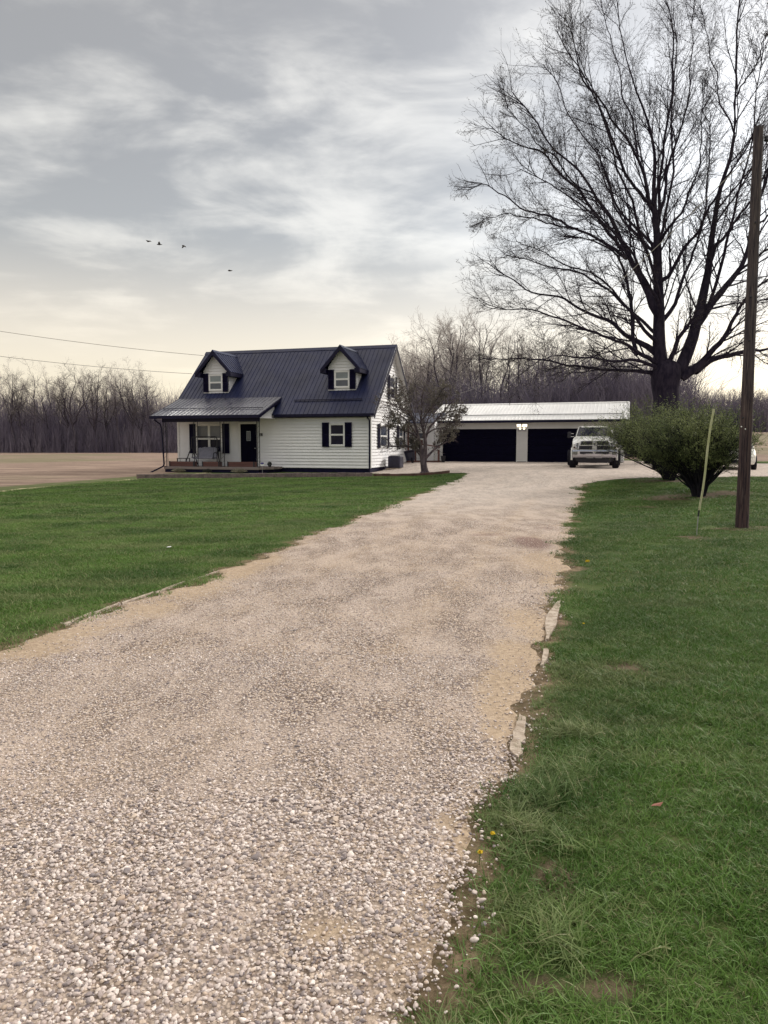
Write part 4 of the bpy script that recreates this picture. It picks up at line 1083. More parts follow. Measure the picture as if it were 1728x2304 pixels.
# ------------------------------------------------------------------ garage
GA = R(18); GO = np.array([8.62, 46.0, .50])
gar = thing('garage', GO, -GA, 'long low cream garage with white metal roof and two wide dark doors', 'garage')
hq = lambda px, y: hx(px, y, GO, GA)
gx0, gx1 = -5.62, 5.95; GD = 7.0
D1a, D1b, D2a, D2b, DH = hq(996, 0), hq(1162, 0), hq(1187, 0), hq(1187, 0)+4.75, 2.07
mb = MB(); F0_ = plane(0, 0)
for a, b, z0, z1 in ((gx0, D1a-.06, .05, DH+.06), (D1b+.06, D2a-.06, .05, DH+.06), (D2b+.06, gx1, .05, DH+.06), (gx0, gx1, DH+.06, 2.52)):
    siding(mb, F0_, lambda z, a=a: a, lambda z, b=b: b, z0, z1, lap=.155)
gg = lambda z: max(0, (z-2.5)/.335) if z > 2.5 else 0
siding(mb, plane(gx1, 0, R(90)), lambda z: gg(z), lambda z: GD-gg(z), .05, 3.6); siding(mb, plane(gx0, GD, R(-90)), lambda z: gg(z), lambda z: GD-gg(z), .05, 3.6)
siding(mb, plane(gx1, GD, R(180)), lambda z: 0, lambda z: gx1-gx0, .05, 2.5)
mb.build('wall', M['garage_siding'], gar)
MB().box((gx0+.03, .03, -.5), (gx1-.03, GD-.03, .06)).build('foundation', M['navy'], gar)
mb = MB()
for a, b in ((D1a, D1b), (D2a, D2b)):
    mb.box((a-.065, -.056, .0), (a, .02, DH+.065)); mb.box((b, -.056, .0), (b+.065, .02, DH+.065)); mb.box((a, -.056, DH), (b, .02, DH+.065))
mb.build('door_trim', M['garage_siding'], gar)
for a, b, lb in ((D1a, D1b, 'wide dark garage door nearer the small tree'), (D2a, D2b, 'wide dark garage door behind the truck')):
    mb = MB()
    for k in range(4):
        z0 = .0+k*DH/4+.004; z1 = (k+1)*DH/4-.004
        mb.box((a+.002, .03, z0), (b-.002, .07, z1))
        n = 8; w = (b-a)/n
        for i in range(n): mb.box((a+i*w+.07, .022, z0+.08), (a+(i+1)*w-.07, .03, z1-.08))
    o = mb.build('garage_door', M['door'], gar, bevel=.006); o['label'] = lb
er, rr = 2.60, 3.78; ye, yrg = -.48, GD/2
mb = MB(); slope_panel(mb, gx0-.3, gx1+.25, ye, er, yrg, rr, rib=.23, th=.04); slope_panel(mb, gx0-.3, gx1+.25, GD+.48, er, yrg, rr, rib=.23, th=.04)
groof = mb.build('roof', M['wroof'], gar)
mb = MB(); mb.prism([(gx0-.32, yrg-.16, rr-.02), (gx0-.32, yrg, rr+.055), (gx0-.32, yrg+.16, rr-.02), (gx0-.32, yrg, rr-.05)], (gx1-gx0+.59, 0, 0)); mb.build('ridge_cap', M['wroof'], groof)
mb = MB(); s_ = (rr-er)/(yrg-ye)
for x, dx in ((gx0-.3, -.05), (gx1+.25, .05)):
    for a, b in ((ye, yrg), (GD+.48, yrg)): mb.prism([(x, a, er+.035), (x, b, rr+.035), (x, b, rr-.10), (x, a, er-.10)], (dx, 0, 0))
    mb.build('rake_trim', M['wroof'], groof); mb = MB()
mb = MB(); mb.box((gx0-.3, ye-.10, er-.16), (gx1+.25, ye-.006, er-.025)); mb.box((gx0-.28, ye, er-.155), (gx1+.22, -.015, er-.135)); mb.build('gutter', M['gutter'], groof)
mb = MB(); yb_ = ye+1.0
mb.box((gx0-.1, yb_, er+s_*1.0+.03), (gx1-.1, yb_+.03, er+s_*1.0+.085)); mb.build('snow_guard', M['steel'], groof)
mb = MB(); mb.tube([(-5.55, -.06, 2.45), (-5.55, -.06, .1)], .035, 8); mb.build('downspout', M['trim'], gar)
# flood lights over the pillar
px_ = (D1b+D2a)/2
fl = thing('flood_light', (GO[0]+px_*math.cos(GA), GO[1]-px_*math.sin(GA), GO[2]), -GA, 'lit twin flood light on the wall between the two garage doors', 'light')
mb = MB(); mb.box((-.07, -.10, 2.16), (.07, -.016, 2.32)); mb.build('mount', M['steel'], fl, bevel=.01)
for s in (-1, 1):
    mb = MB(); mb.M = Matrix.Translation((s*.17, -.16, 2.27)) @ Matrix.Rotation(s*.25, 4, 'Z') @ Matrix.Rotation(.35, 4, 'X')
    mb.box((-.15, -.03, -.10), (.15, .05, .10)); o = mb.build('lamp_housing', M['white'], fl, bevel=.01)
    mb2 = MB(); mb2.M = mb.M; mb2.box((-.135, -.040, -.085), (.135, -.031, .085)); mb2.build('lens', M['lamp'], o)
mb = MB(); mb.box((-.25, -.09, 1.93), (.25, -.018, 2.06))
mb.build('lower_box', M['steel'], fl, bevel=.008)
for s in (-1, 1):
    mb = MB(); mb.lathe([(0, -.10), (.055, -.09), (.055, -.05)], (s*.12, 0, 2.075), 'Y', 14); mb.build('bulb', M['lamp'], fl, smooth=True)
# ------------------------------------------------------------------ the big bare tree
BY_ = 42.0
def limb(L, sgn, amp, n=26):
    pts, rs = [], []
    L = [(1028+x/2.353, y/2.353, r/2.353) for x, y, r in L]
    s = 0; prev = None; base = L[0]
    tot = sum(math.hypot(L[i+1][0]-L[i][0], L[i+1][1]-L[i][1]) for i in range(len(L)-1))
    for x, y, r in L:
        if prev: s += math.hypot(x-prev[0], y-prev[1])
        prev = (x, y); Y = BY_+sgn*amp*(s/tot)**1.1
        pts.append(at(x, y, Y)); rs.append(max(r, .9)*Y/1667*(.93 if r > 24 else .80))
    return resample(pts, rs, n)
LIMBS = [
 ([(1085,1985,48),(1065,1750,38),(1062,1500,31),(1058,1250,23),(1050,1000,13),(1045,800,9),(1010,620,7),(960,540,5.5),(915,420,4.5),(890,260,3.5),(860,80,2.6),(850,-120,2)],0,0),
 ([(1072,1200,13),(1075,1000,9),(1110,760,7.5),(1130,560,6.5),(1140,320,5),(1150,150,4),(1100,20,3),(1090,-150,2)],1,2),
 ([(1040,1120,15),(1000,950,10),(985,900,9),(950,820,8),(900,760,7),(760,520,5.5),(690,450,5),(640,350,4),(620,200,3),(570,80,2)],-1,3),
 ([(1030,1620,26),(1000,1500,22),(930,1400,17),(870,1300,14),(800,1130,11),(730,1030,9),(640,900,7),(560,840,6),(480,760,5.5),(420,650,5),(350,560,4),(290,480,2.5)],1,3),
 ([(880,1330,11),(780,1200,9.5),(700,1080,8.5),(640,1010,8),(520,900,7),(460,810,5.5),(380,790,4),(250,730,3),(170,660,2)],-1,4),
 ([(900,1370,12),(760,1270,8.5),(640,1210,7.5),(500,1150,6.5),(370,1120,5),(270,1050,4),(150,960,3),(60,1000,2)],1,4),
 ([(640,1210,6),(540,1200,5),(420,1160,4),(330,1140,3),(200,1140,2.5),(120,1190,2)],-1,3),
 ([(1025,1850,20),(880,1760,13),(800,1700,11),(650,1630,8),(560,1570,7),(420,1560,5),(300,1480,4),(170,1400,2.5)],1,3),
 ([(1010,1900,14),(900,1830,10),(720,1760,7.5),(560,1690,6),(430,1640,4.5),(250,1630,3),(140,1600,2)],-1,4),
 ([(1040,1975,16),(940,1960,11),(860,1970,10),(720,1955,8.5),(600,1940,7),(530,1915,6),(400,1900,4.5),(230,1905,3),(120,1900,2)],0,1),
 ([(1010,1930,12),(900,1900,9),(840,1915,7.5),(700,1885,6),(560,1880,4),(420,1905,3),(330,1990,2)],-1,5),
 ([(950,1880,14),(930,1700,11),(925,1600,10),(905,1450,9),(830,1340,6),(700,1260,4),(560,1250,3)],1,4),
 ([(1005,1060,12),(930,980,9),(870,860,8),(800,700,7),(770,600,6),(700,430,4),(560,230,3),(520,160,2)],-1,5),
 ([(1120,1990,50),(1200,1950,44),(1258,1830,38),(1285,1650,32),(1322,1480,25),(1345,1300,19),(1370,1150,15),(1400,980,13),(1450,880,11),(1470,700,9.5),(1480,450,8),(1485,200,6),(1490,0,4),(1500,-200,2.5)],0,0),
 ([(1355,1330,13),(1420,1250,9),(1500,1130,7.5),(1580,1030,6.5),(1640,900,5.5),(1740,760,4),(1830,600,3)],-1,2),
 ([(1330,1630,24),(1420,1520,19),(1490,1430,16),(1545,1340,13),(1560,1200,11),(1620,1000,9.5),(1680,850,8),(1740,600,6),(1760,350,4),(1800,150,2.5)],1,2),
 ([(1250,1960,30),(1330,1880,20),(1420,1780,15),(1480,1650,10),(1560,1530,8),(1660,1480,6),(1800,1380,4.5),(1950,1250,3)],-1,3),
 ([(1260,1965,28),(1330,1920,19),(1420,1885,16),(1510,1870,13),(1620,1850,8),(1740,1800,6),(1880,1790,4),(2020,1740,2.5)],1,3),
 ([(1100,1480,14),(1200,1330,10),(1270,1260,8.5),(1320,1120,7.5),(1400,980,6),(1480,860,5),(1560,740,4),(1600,560,2.5)],-1,5),
 ([(1095,1700,15),(1150,1600,12),(1180,1480,10),(1240,1380,8),(1290,1200,6),(1330,950,5),(1330,800,4),(1350,600,2.5)],1,4),
 ([(1085,1270,11),(1150,1170,8),(1200,1090,7),(1260,960,5),(1300,800,4),(1290,640,3),(1310,450,2)],-1,3),
 ([(1085,1120,10),(1120,860,7.5),(1180,730,6),(1210,560,4.5),(1230,400,3.5),(1240,200,2.5),(1260,0,2)],1,4),
 ([(1120,1920,18),(1190,1760,12),(1250,1690,8),(1330,1640,6),(1450,1600,5),(1600,1590,4),(1760,1560,3)],-1,5),
 ([(1470,700,6),(1400,560,4.5),(1370,400,3.5),(1330,250,2.5),(1300,50,2)],1,3),
 ([(1490,500,5),(1560,380,4),(1620,250,3),(1680,80,2)],-1,4),
 ([(960,830,6),(930,640,5),(880,520,4),(860,330,3),(800,150,2.5),(760,0,2)],1,5),
 ([(1040,1300,10),(940,1200,8),(860,1100,7),(780,900,5),(700,760,4.5),(620,660,3.5),(540,430,3),(460,340,2)],1,6),
 ([(730,1030,6),(620,960,5),(500,820,4),(420,740,3),(300,620,2.2),(250,520,1.6)],-1,6),
 ([(1560,1210,8),(1660,1130,6),(1760,1000,4.5),(1880,900,3),(1980,760,2)],1,4),
 ([(1500,1430,9),(1620,1330,7),(1740,1260,5),(1880,1160,3.5),(2010,1080,2)],-1,4),
 ([(1020,1780,12),(900,1640,8),(800,1510,6),(700,1440,5),(600,1410,4),(450,1330,3),(320,1280,2)],-1,6),
 ([(1070,1420,12),(980,1260,8),(880,1180,6),(800,1000,5),(740,860,4)],1,7),
]
LIMBS += [([(px+(-1)**i*30, py, r*1.0) for px, py, r in L], s, a) for i, (L, s, a) in enumerate([
 ([(1060,1700,13),(1000,1400,10),(900,1100,8),(820,860,6),(720,600,4.5),(650,380,3),(600,250,2)],-1,9),
 ([(1060,1500,12),(1120,1200,9),(1180,900,7),(1160,600,5),(1200,300,3.5),(1180,60,2)],1,8),
 ([(1280,1700,13),(1380,1350,9),(1440,1100,7),(1520,800,5),(1560,500,3.5),(1590,200,2.5)],-1,8),
 ([(1060,1750,11),(860,1560,8),(700,1450,6),(560,1420,4.5),(400,1380,3),(280,1350,2)],1,8),
 ([(1060,1650,11),(900,1340,8),(740,1160,6),(600,1060,4.5),(430,960,3.5),(300,900,2)],-1,9),
 ([(1290,1750,11),(1480,1500,8),(1600,1300,6),(1720,1100,4.5),(1850,900,3)],1,7)])]
big = thing('bare_tree', at(1498, 925, BY_), 0, 'huge bare spreading oak tree with a thick dark trunk beside the garage', 'tree')
bo = np.array(big.location); 
baseg = np.array([bo[0], BY_, Hs(bo[0], BY_)])
SA, SB_ = LIMBS[0][0], LIMBS[13][0]
def root(L, k):
    x, y, r = L[0]; best = None
    if k in (0, 13): return L
    for st in (SA, SB_):
        for i in range(len(st)-1):
            for t in np.linspace(0, 1, 12):
                q = [st[i][j]*(1-t)+st[i+1][j]*t for j in range(3)]
                d = math.hypot(q[0]-x, q[1]-y)
                if q[1] > y-5 and (best is None or d < best[0]): best = (d, q)
    if best and best[0] < 75:
        q = best[1]; i = 0
        return [(q[0], q[1]+best[0]*.5+8, min(q[2]*.8, r*1.35)), (x*.5+q[0]*.5, y+best[0]*.12, r*1.15)]+list(L[0:])
    return L
LIMBS = [(root(L, k), s, a) for k, (L, s, a) in enumerate(LIMBS)]
PL = [limb(L, s, a) for L, s, a in LIMBS]
trunk = [resample([np.array([baseg[0]-.1, BY_, baseg[2]-.3]), np.array([baseg[0]-.08, BY_, baseg[2]+.6]), at(1500, 900, BY_), at(1496, 862, BY_), at(1497, 838, BY_), at(1510, 815, BY_)], [1.15, .80, .70, .76, .86, .55], 16)]
LP = np.array([p for p, r in PL]); LR = np.array([r for p, r in PL])
# slightly crooked limbs
w_ = rng.normal(size=LP.shape)*.06; w_[:, 0] = 0; w_ = (w_+np.roll(w_, 1, 1)+np.roll(w_, -1, 1))/2; w_[:, :2] = 0; LP = LP+w_
V, Fq = join_np([tube_np(LP, LR, 9), tube_np(np.array([trunk[0][0]]), np.array([trunk[0][1]]), 18)])
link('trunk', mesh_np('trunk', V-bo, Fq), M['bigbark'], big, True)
b2, r2 = spawn(LP, LR, 17, .26, R(31), 9, .012, .08, .44, .10, 1.0, .30, .62, .009, .055)
b3, r3 = spawn(b2, r2, 9, .42, R(34), 6, .02, .10, .55, .15, 1.0, .4, .5, .006, .020)
tipL, tr_ = spawn(LP, LR, 6, .16, R(28), 6, .08, .14, .8, .85, 1.0, .4, .3, .008, .03)
b3 = np.concatenate([b3, tipL]); r3 = np.concatenate([r3, tr_])
b4, r4 = spawn(b3, r3, 6, .50, R(38), 4, .05, .15, .7, .15, 1.0, .6, .4, .0038, .0075)
b5, r5 = spawn(b4, r4, 1, .5, R(36), 3, .04, .2, .8, .4, 1.0, .8, .3, .005, .008)
print('big tree', len(b2), len(b3), len(b4), len(b5))
V, Fq = join_np([tube_np(b2, r2, 5), tube_np(b3, r3, 4)])
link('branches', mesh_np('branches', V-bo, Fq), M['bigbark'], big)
V, Fq = join_np([tube_np(b4, r4, 3), tube_np(b5, r5, 3)])
tips = np.concatenate([b4[:, -1], b4[:, 2], b5[:, -1], b5[:, 1]]); tips = tips[rng.random(len(tips)) < .30]
V2, F2 = leaves_np(tips+rng.normal(size=tips.shape)*.02, .055)
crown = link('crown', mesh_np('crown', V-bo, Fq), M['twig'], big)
link('buds', mesh_np('buds', V2-bo, [F2]), M['bud'], crown)

# ------------------------------------------------------------------ small leafy tree at the bed corner
TY = 34.2
tb = G(956, 1068)
TY = float(tb[1])
sm = thing('small_tree', tb, 0, 'small multi stemmed tree with tiny dark leaves in front of the house side wall', 'tree')
def sl_(L, sgn, amp, n=14):
    tot = len(L)-1; pts = []; rs = []
    for i, (x, y, r) in enumerate(L):
        Y = TY+sgn*amp*i/tot; pts.append(at(x, y, Y)); rs.append(r*Y/1667)
    return resample(pts, rs, n)
SL = [([(957,1072,9.5),(954,1050,7.6),(951,1028,6.4),(946,1005,4.6),(941,983,3.6),(936,960,3),(930,940,2.2),(915,925,1.6),(888,912,1.2),(868,905,.8)],0,0),
 ([(955,1040,5.6),(957,1010,4.6),(957,985,3.8),(953,968,3),(946,950,2.4),(949,920,2),(948,895,1.5),(955,865,.9)],0,0),
 ([(957,987,3.2),(965,962,2.5),(985,942,2),(1005,917,1.3),(1022,900,.8)],1,.8),
 ([(949,1018,3),(935,1008,2.7),(915,1003,2.2),(895,1005,1.6),(872,1004,1.1),(862,1006,.7)],-1,.6),
 ([(957,1032,3.4),(970,1018,2.6),(985,1004,2),(1000,997,1.4),(1022,985,.9)],1,.6),
 ([(951,1030,2.8),(938,1016,2),(934,1000,1.5),(930,990,1)],-1,.3),
 ([(944,990,2.6),(930,976,2),(905,967,1.5),(882,958,1),(862,960,.7)],-1,1),
 ([(938,965,2),(925,930,1.6),(922,897,1.2),(915,872,.8)],1,1.2),
 ([(958,978,2),(975,966,1.5),(1000,962,1.1),(1032,955,.7)],-1,.9),
 ([(946,950,1.8),(965,925,1.4),(985,895,1.1),(1000,870,.7)],-1,1.3),
 ([(951,985,2),(960,950,1.6),(975,915,1.2),(975,880,.8)],1,1.6),
 ([(930,940,1.6),(905,925,1.2),(885,890,1),(875,870,.6)],1,1.3),
 ([(940,980,2),(915,945,1.4),(895,930,1),(870,935,.7)],-1,1.5),
 ([(985,942,1.6),(1010,940,1.1),(1035,930,.7),(1045,925,.5)],-1,.8)]
PS = [sl_(*x) for x in SL]; SP_, SR_ = np.array([p for p, r in PS]), np.array([r for p, r in PS])
tb_ = np.array(tb)
roots = []
for k in range(7):
    a = k*.9+.2; roots.append(resample([tb_+[0, 0, .28], tb_+[.14*math.cos(a), .14*math.sin(a), .10], tb_+[.34*math.cos(a), .34*math.sin(a), -.03]], [.12, .08, .03], 14))
RP, RRr = np.array([p for p, r in roots]), np.array([r for p, r in roots])
V, Fq = join_np([tube_np(SP_, SR_, 9), tube_np(RP, RRr, 7)])
link('trunk', mesh_np('trunk', V-tb_, Fq), M['dogbark'], sm, True)
s2, q2 = spawn(SP_, SR_, 13, .42, R(42), 7, .05, .2, .55, .3, 1.0, .35, .5, .006, .02)
s3, q3 = spawn(s2, q2, 9, .5, R(45), 4, .02, .22, .6, .15, 1.0, .5, .4, .004, .008)
V, Fq = join_np([tube_np(s2, q2, 4), tube_np(s3, q3, 3)])
link('branches', mesh_np('branches', V-tb_, Fq), M['dogbark'], sm)
def along(P, n, t0=.25):
    m, k = P.shape[:2]; t = t0+(1-t0)*rng.random((m, n)); f = np.clip(t, 0, .999)*(k-1); i = f.astype(int); w = (f-i)[..., None]; r = np.arange(m)[:, None]
    return (P[r, i]*(1-w)+P[r, i+1]*w).reshape(-1, 3)
C = np.concatenate([along(s3, 10), along(s2[:, 2:], 8)]); C += rng.normal(size=C.shape)*.04
cc = at(946, 920, TY); 
keep = (((C[:, 0]-cc[0])/2.2)**2+((C[:, 1]-TY)/2.0)**2+((C[:, 2]-cc[2]-.0)/2.15)**2 < 1.08) & (C[:, 2] > tb[2]+1.15)
C = C[keep & (rng.random(len(C)) < .85*np.array([.5+.5*(mnoise.noise((a*2.6, b*2.6, c*2.6)) > -.08) for a, b, c in C]))]; V, Fq = leaves_np(C, .068, flat=.3, aspect=.75)
link('foliage', mesh_np('foliage', V-tb_, [Fq]), M['dogleaf'], sm); print('dog leaves', len(C))

# ------------------------------------------------------------------ two vase shaped shrubs
def shrub(u, v, w, h, nst, label, seed, lean=0):
    g = np.random.default_rng(seed); b = np.array(G(u, v)); o = thing('shrub', b, 0, label, 'shrub', 'vase shaped shrubs by the drive')
    A = g.random(nst)*6.283; sp = np.sqrt(g.random(nst))
    tipx = np.cos(A)*sp*w*1.0+lean*g.random(nst); tipy = np.sin(A)*sp*w*.85
    edge = np.sqrt((tipx/w)**2+(tipy/w)**2)
    tz = h*(1.0-.17*np.clip(edge, 0, 1.2)**3)*(.74+.32*g.random(nst)**1.4)
    t = np.linspace(0, 1, 9)
    P = np.stack([np.outer(tipx, t**1.15)*1, np.outer(tipy, t**1.15), np.outer(tz, t**.88)], -1); P[:, 0] = np.column_stack([np.cos(A)*.16*sp, np.sin(A)*.16*sp, -.05+0*A])
    P[:, 1:] += np.column_stack([np.cos(A)*.12, np.sin(A)*.12, 0*A])[:, None]*.6; wob = g.normal(size=P.shape)*.022; wob[:, 0] = 0; P += wob
    Rr = np.outer(.010+.010*g.random(nst), np.linspace(1.3, .3, 9))
    c2, k2 = spawn(P, Rr, 13, .22, R(32), 5, .05, .15, .6, .32, 1.0, .4, .35, .003, .006, g=g)
    c3, k3 = spawn(c2, k2, 4, .5, R(38), 3, .03, .15, .7, .2, 1.0, .7, .3, .002, .004, g=g)
    V, Fq = tube_np(P, Rr, 5); link('stems', mesh_np('stems', V, [Fq]), M['bushstem'], o)
    V, Fq = join_np([tube_np(c2, k2, 3), tube_np(c3, k3, 3)]); link('twigs', mesh_np('twigs', V, Fq), M['bushstem'], o)
    C = np.concatenate([along(c2, 12, .1), along(c3, 7, .1)]); C += g.normal(size=C.shape)*.018
    e = C[:, 2]/h; C = C[g.random(len(C)) < np.clip((e-.13)*2.2, .08, .85)*np.array([.45+.55*(mnoise.noise((a*2.2, b*2.2, c*2.2))>-.12) for a, b, c in C])]
    V, Fq = leaves_np(C, .033, g=g, flat=.5, aspect=.6); link('foliage', mesh_np('foliage', V, [Fq]), M['bushleaf'], o); print('shrub leaves', len(C))
shrub(1572, 1116, 1.62, 2.22, 200, 'large green vase shaped shrub beside the wooden pole', 5, -.35)
shrub(1507, 1080, 2.05, 2.35, 210, 'wider green shrub partly hiding the parked truck', 6, -.85)

# ------------------------------------------------------------------ woods
def proto_tree(seed, h, kind):
    g = np.random.default_rng(seed); n = 12; z = np.linspace(0, 1, n)
    wob = np.cumsum(g.normal(size=(n, 2))*.018*h, 0)*z[:, None]
    P = np.column_stack([wob, z*h]); P = P[None]; Rr = (h*.0125*(1.05-z**1.2*.92))[None]
    if kind == 'fork':     # two or three co-dominant stems
        k = g.integers(2, 4); out = [P[0]]; rr = [Rr[0]]
        for j in range(k):
            a = g.random()*6.28; t0 = .3+.15*g.random(); s = P[0][int(t0*n)]; L = h*(1-t0)*.95
            q = np.column_stack([s[0]+np.cos(a)*L*.34*z**.9, s[1]+np.sin(a)*L*.34*z**.9, s[2]+L*z]); q[1:, :2] += np.cumsum(g.normal(size=(n-1, 2))*.012*h, 0)
            out.append(q); rr.append(h*.009*(1.05-z*.92))
        P = np.array(out); Rr = np.array(rr)
    a, ra = spawn(P, Rr, 12, .36, R(50), 7, .09, .14, .5, .34, 1.0, .35, .6, .02, .08, g=g)
    b, rb = spawn(a, ra, 7, .46, R(42), 5, .08, .17, .6, .2, 1.0, .5, .4, .011, .026, g=g)
    c, rc = spawn(b, rb, 6, .55, R(42), 3, .06, .18, .7, .2, 1.0, .7, .3, .008, .013, g=g)
    V, Fq = join_np([tube_np(P, Rr, 6), tube_np(a, ra, 4)]); m1 = mesh_np('trunk', V, Fq); m1.materials.append(M['woodbark'])
    V, Fq = join_np([tube_np(b, rb, 3), tube_np(c, rc, 3)]); m2 = mesh_np('crown', V, Fq)
    return m1, m2
PROT = [proto_tree(101, 16, 'fork'), proto_tree(102, 17, 'single'), proto_tree(103, 14, 'fork'), proto_tree(104, 15, 'single'), proto_tree(105, 12, 'fork'), proto_tree(106, 13, 'single')]
CR = {}
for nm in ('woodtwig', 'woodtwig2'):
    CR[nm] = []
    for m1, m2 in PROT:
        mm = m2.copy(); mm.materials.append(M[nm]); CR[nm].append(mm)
HS = [16, 17, 14, 15, 12, 13]
def wood_tree(x, y, h, k, twig, label, group, g):
    e = thing('bare_tree', (x, y, Hs(x, y)-.1), g.random()*6.28, label, 'tree', group); s = h/HS[k]
    e.scale = (s*(.9+.3*g.random()),)*2+(s,)
    t = bpy.data.objects.new('trunk', PROT[k][0]); COL.objects.link(t); t.parent = e
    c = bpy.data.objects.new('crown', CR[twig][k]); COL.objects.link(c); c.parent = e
def undergrowth(name, label, xs, y0, y1, n, h0, h1, seed, r0=.03, r1=.075, mat='under'):
    g = np.random.default_rng(seed); x = xs[0]+(xs[1]-xs[0])*g.random(n); y = y0+(y1-y0)*g.random(n)
    x = x*np.interp(y, [y0, y1], [1, y1/y0]); z = H(x, y); h = h0+(h1-h0)*g.random(n)**1.6; t = np.linspace(0, 1, 4)
    lean = g.normal(size=(n, 2))*.13*h[:, None]
    P = np.stack([x[:, None]+lean[:, :1]*t**1.3, y[:, None]+lean[:, 1:]*t**1.3, z[:, None]-.1+h[:, None]*t], -1)
    Rr = np.outer(r0+(r1-r0)*g.random(n), np.linspace(1, .35, 4))
    b, rb = spawn(P, Rr, 4, .38, R(36), 3, .1, .15, .6, .2, 1.0, .5, .4, .015, .035, g=g)
    V, Fq = join_np([tube_np(P, Rr, 3), tube_np(b, rb, 3)]); o = link(name, mesh_np(name, V, Fq), M[mat])
    return props(o, label, kind='stuff')
g = np.random.default_rng(55)
GL = 'bare trees of the wood beyond the field'
def xat(px, y): return (px-864)/1667*y
tops = [(0,835),(40,832),(90,870),(120,850),(165,828),(230,845),(290,832),(330,835),(385,880),(430,870),(500,860),(620,850),(760,850),(860,835),(905,810)]
for i in range(40):
    px = -60+ (980)*(i+g.random()*.9)/40; y = 138+g.random()*26
    tp = np.interp(px, [a for a, b in tops], [b for a, b in tops])+g.normal()*14
    h = ((1000-tp)/1667*y+1.4)*.90; y0 = y
    wood_tree(xat(px, y0), y0, h*(.75+.27*g.random() if i % 3 else 1), int(g.integers(0, 6)), 'woodtwig', 'bare tree in the backlit pale topped wood beyond the ploughed field behind the house', GL, g)
for i in range(12):
    px = [30, 48, 78, 112, 150, 172, 215, 240, 270, 300, 318, 340][i]; y = 134+g.random()*4
    wood_tree(xat(px, y), y, (1000-(838+g.random()*30))/1667*y+1.4, [0, 2, 1, 3, 0, 4, 2, 0, 1, 0, 2, 5][i], 'woodtwig2', 'dark limbed bare tree at the front edge of the wood beyond the field', 'dark bare trees at the edge of the wood', g)
undergrowth('woodland_undergrowth', 'dense dark stems and brush filling the wood beyond the field', (-78, 8), 136, 172, 15000, 2.5, 11.5, 7)
undergrowth('woodland_undergrowth', 'low tangled brush along the foot of the wood', (-78, 8), 133, 140, 6500, .8, 5, 8, .025, .05)
# middle wood behind the garage
GM = 'bare trees behind the garage'
mt = [(900,830),(940,800),(985,770),(1010,735),(1060,728),(1100,738),(1160,750),(1230,760),(1300,780),(1380,800),(1440,810),(1480,850)]
for i in range(40):
    px = 925+540*(i+g.random()*.9)/40; y = 66+g.random()*22
    tp = np.interp(px, [a for a, b in mt], [b for a, b in mt])+abs(g.normal())*16
    h = (1000-tp)/1667*y+1.2
    near_ = i % 2 == 0
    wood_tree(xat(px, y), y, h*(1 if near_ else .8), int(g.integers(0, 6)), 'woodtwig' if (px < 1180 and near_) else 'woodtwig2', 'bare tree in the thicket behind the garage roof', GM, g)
for i in range(14):
    px = 905+90*(i/14); y = 80+g.random()*20
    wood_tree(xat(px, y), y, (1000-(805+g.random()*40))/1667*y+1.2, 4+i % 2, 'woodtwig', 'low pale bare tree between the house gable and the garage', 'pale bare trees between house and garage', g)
undergrowth('woodland_undergrowth', 'dense dark brush behind the garage', (2, 25), 64, 90, 9000, 2, 7.2, 9, .02, .045)
undergrowth('woodland_undergrowth', 'thin tall brush behind the garage', (12, 25), 60, 72, 2500, 3, 8.5, 19, .015, .03)
# right hand tree line
GR = 'bare trees on the far rise'
for i in range(34):
    px = 1480+330*(i+g.random()*.8)/34; y = 112+g.random()*20
    x = xat(px, y); h = (1000-(868+g.random()*45))/1667*y+1.6-Hs(x, y)
    wood_tree(x, y, max(5, h), int(g.integers(0, 6)), 'woodtwig2', 'bare tree of the tree line on the rise beyond the wooden pole', GR, g)
undergrowth('woodland_undergrowth', 'dark brush along the tree line on the far rise', (40, 64), 111, 130, 6000, 1.5, 6.2, 10, .02, .05)

# ------------------------------------------------------------------ pole, marker, wires
pb = G(1669, 1189)
pole = thing('utility_pole', pb, 0, 'tall weathered dark wooden utility pole standing in the lawn', 'pole')
pY = float(pb[1]); ptop = at(1707, 288, pY)-np.array(pb)
mb = MB(); n = 14; prof = []
for i in range(n+1):
    t = i/n; prof.append((ptop[0]*t, 0, -.3+(ptop[2]+.3)*t))
mb.tube(prof, [(.118-.036*(i/n))*(1+.02*math.sin(i*1.7)) for i in range(n+1)], 22)
po = mb.build('pole_shaft', M['pole'], pole, smooth=False)
mb = MB()
for k in range(5): mb.box((ptop[0]-.06+k*.026, -.05+.02*(k % 2), ptop[2]-.02), (ptop[0]-.04+k*.026, .03, ptop[2]+.025+.012*(k*7 % 3)))
mb.build('splintered_top', M['pole'], pole)
hx_ = at(1720, 312, pY)-np.array(pb)
mb = MB(); mb.lathe([(0, -.06), (.03, -.05), (.045, -.02), (.028, -.005), (.045, .02), (.03, .05), (0, .06)], (hx_[0]+.035, 0, hx_[2]), n=12); mb.build('insulator', M['iron'], pole, smooth=True)
mb = MB(); mb.tube([(hx_[0]-.08, 0, hx_[2]), (hx_[0]+.04, 0, hx_[2])], .010, 6); mb.build('bolt', M['steel'], pole)
mb = MB()
for u, v in ((1668, 960), (1677, 965.5)):
    q = at(u, v, pY-.112)-np.array(pb); MB().lathe([(0, -.012), (.011, -.010), (.013, 0)], tuple(q), 'Y', 10).build('tag_nail', M['white'], pole)
for u, v in ((1690, 668), (1686, 766), (1672, 940), (1700, 500)):
    q = at(u, v, pY-.10)-np.array(pb); MB().lathe([(0, -.006), (.016, -.004), (.02, .01)], tuple(q), 'Y', 10).build('knot_hole', M['blackpl'], pole)
mb = MB(); pts = []
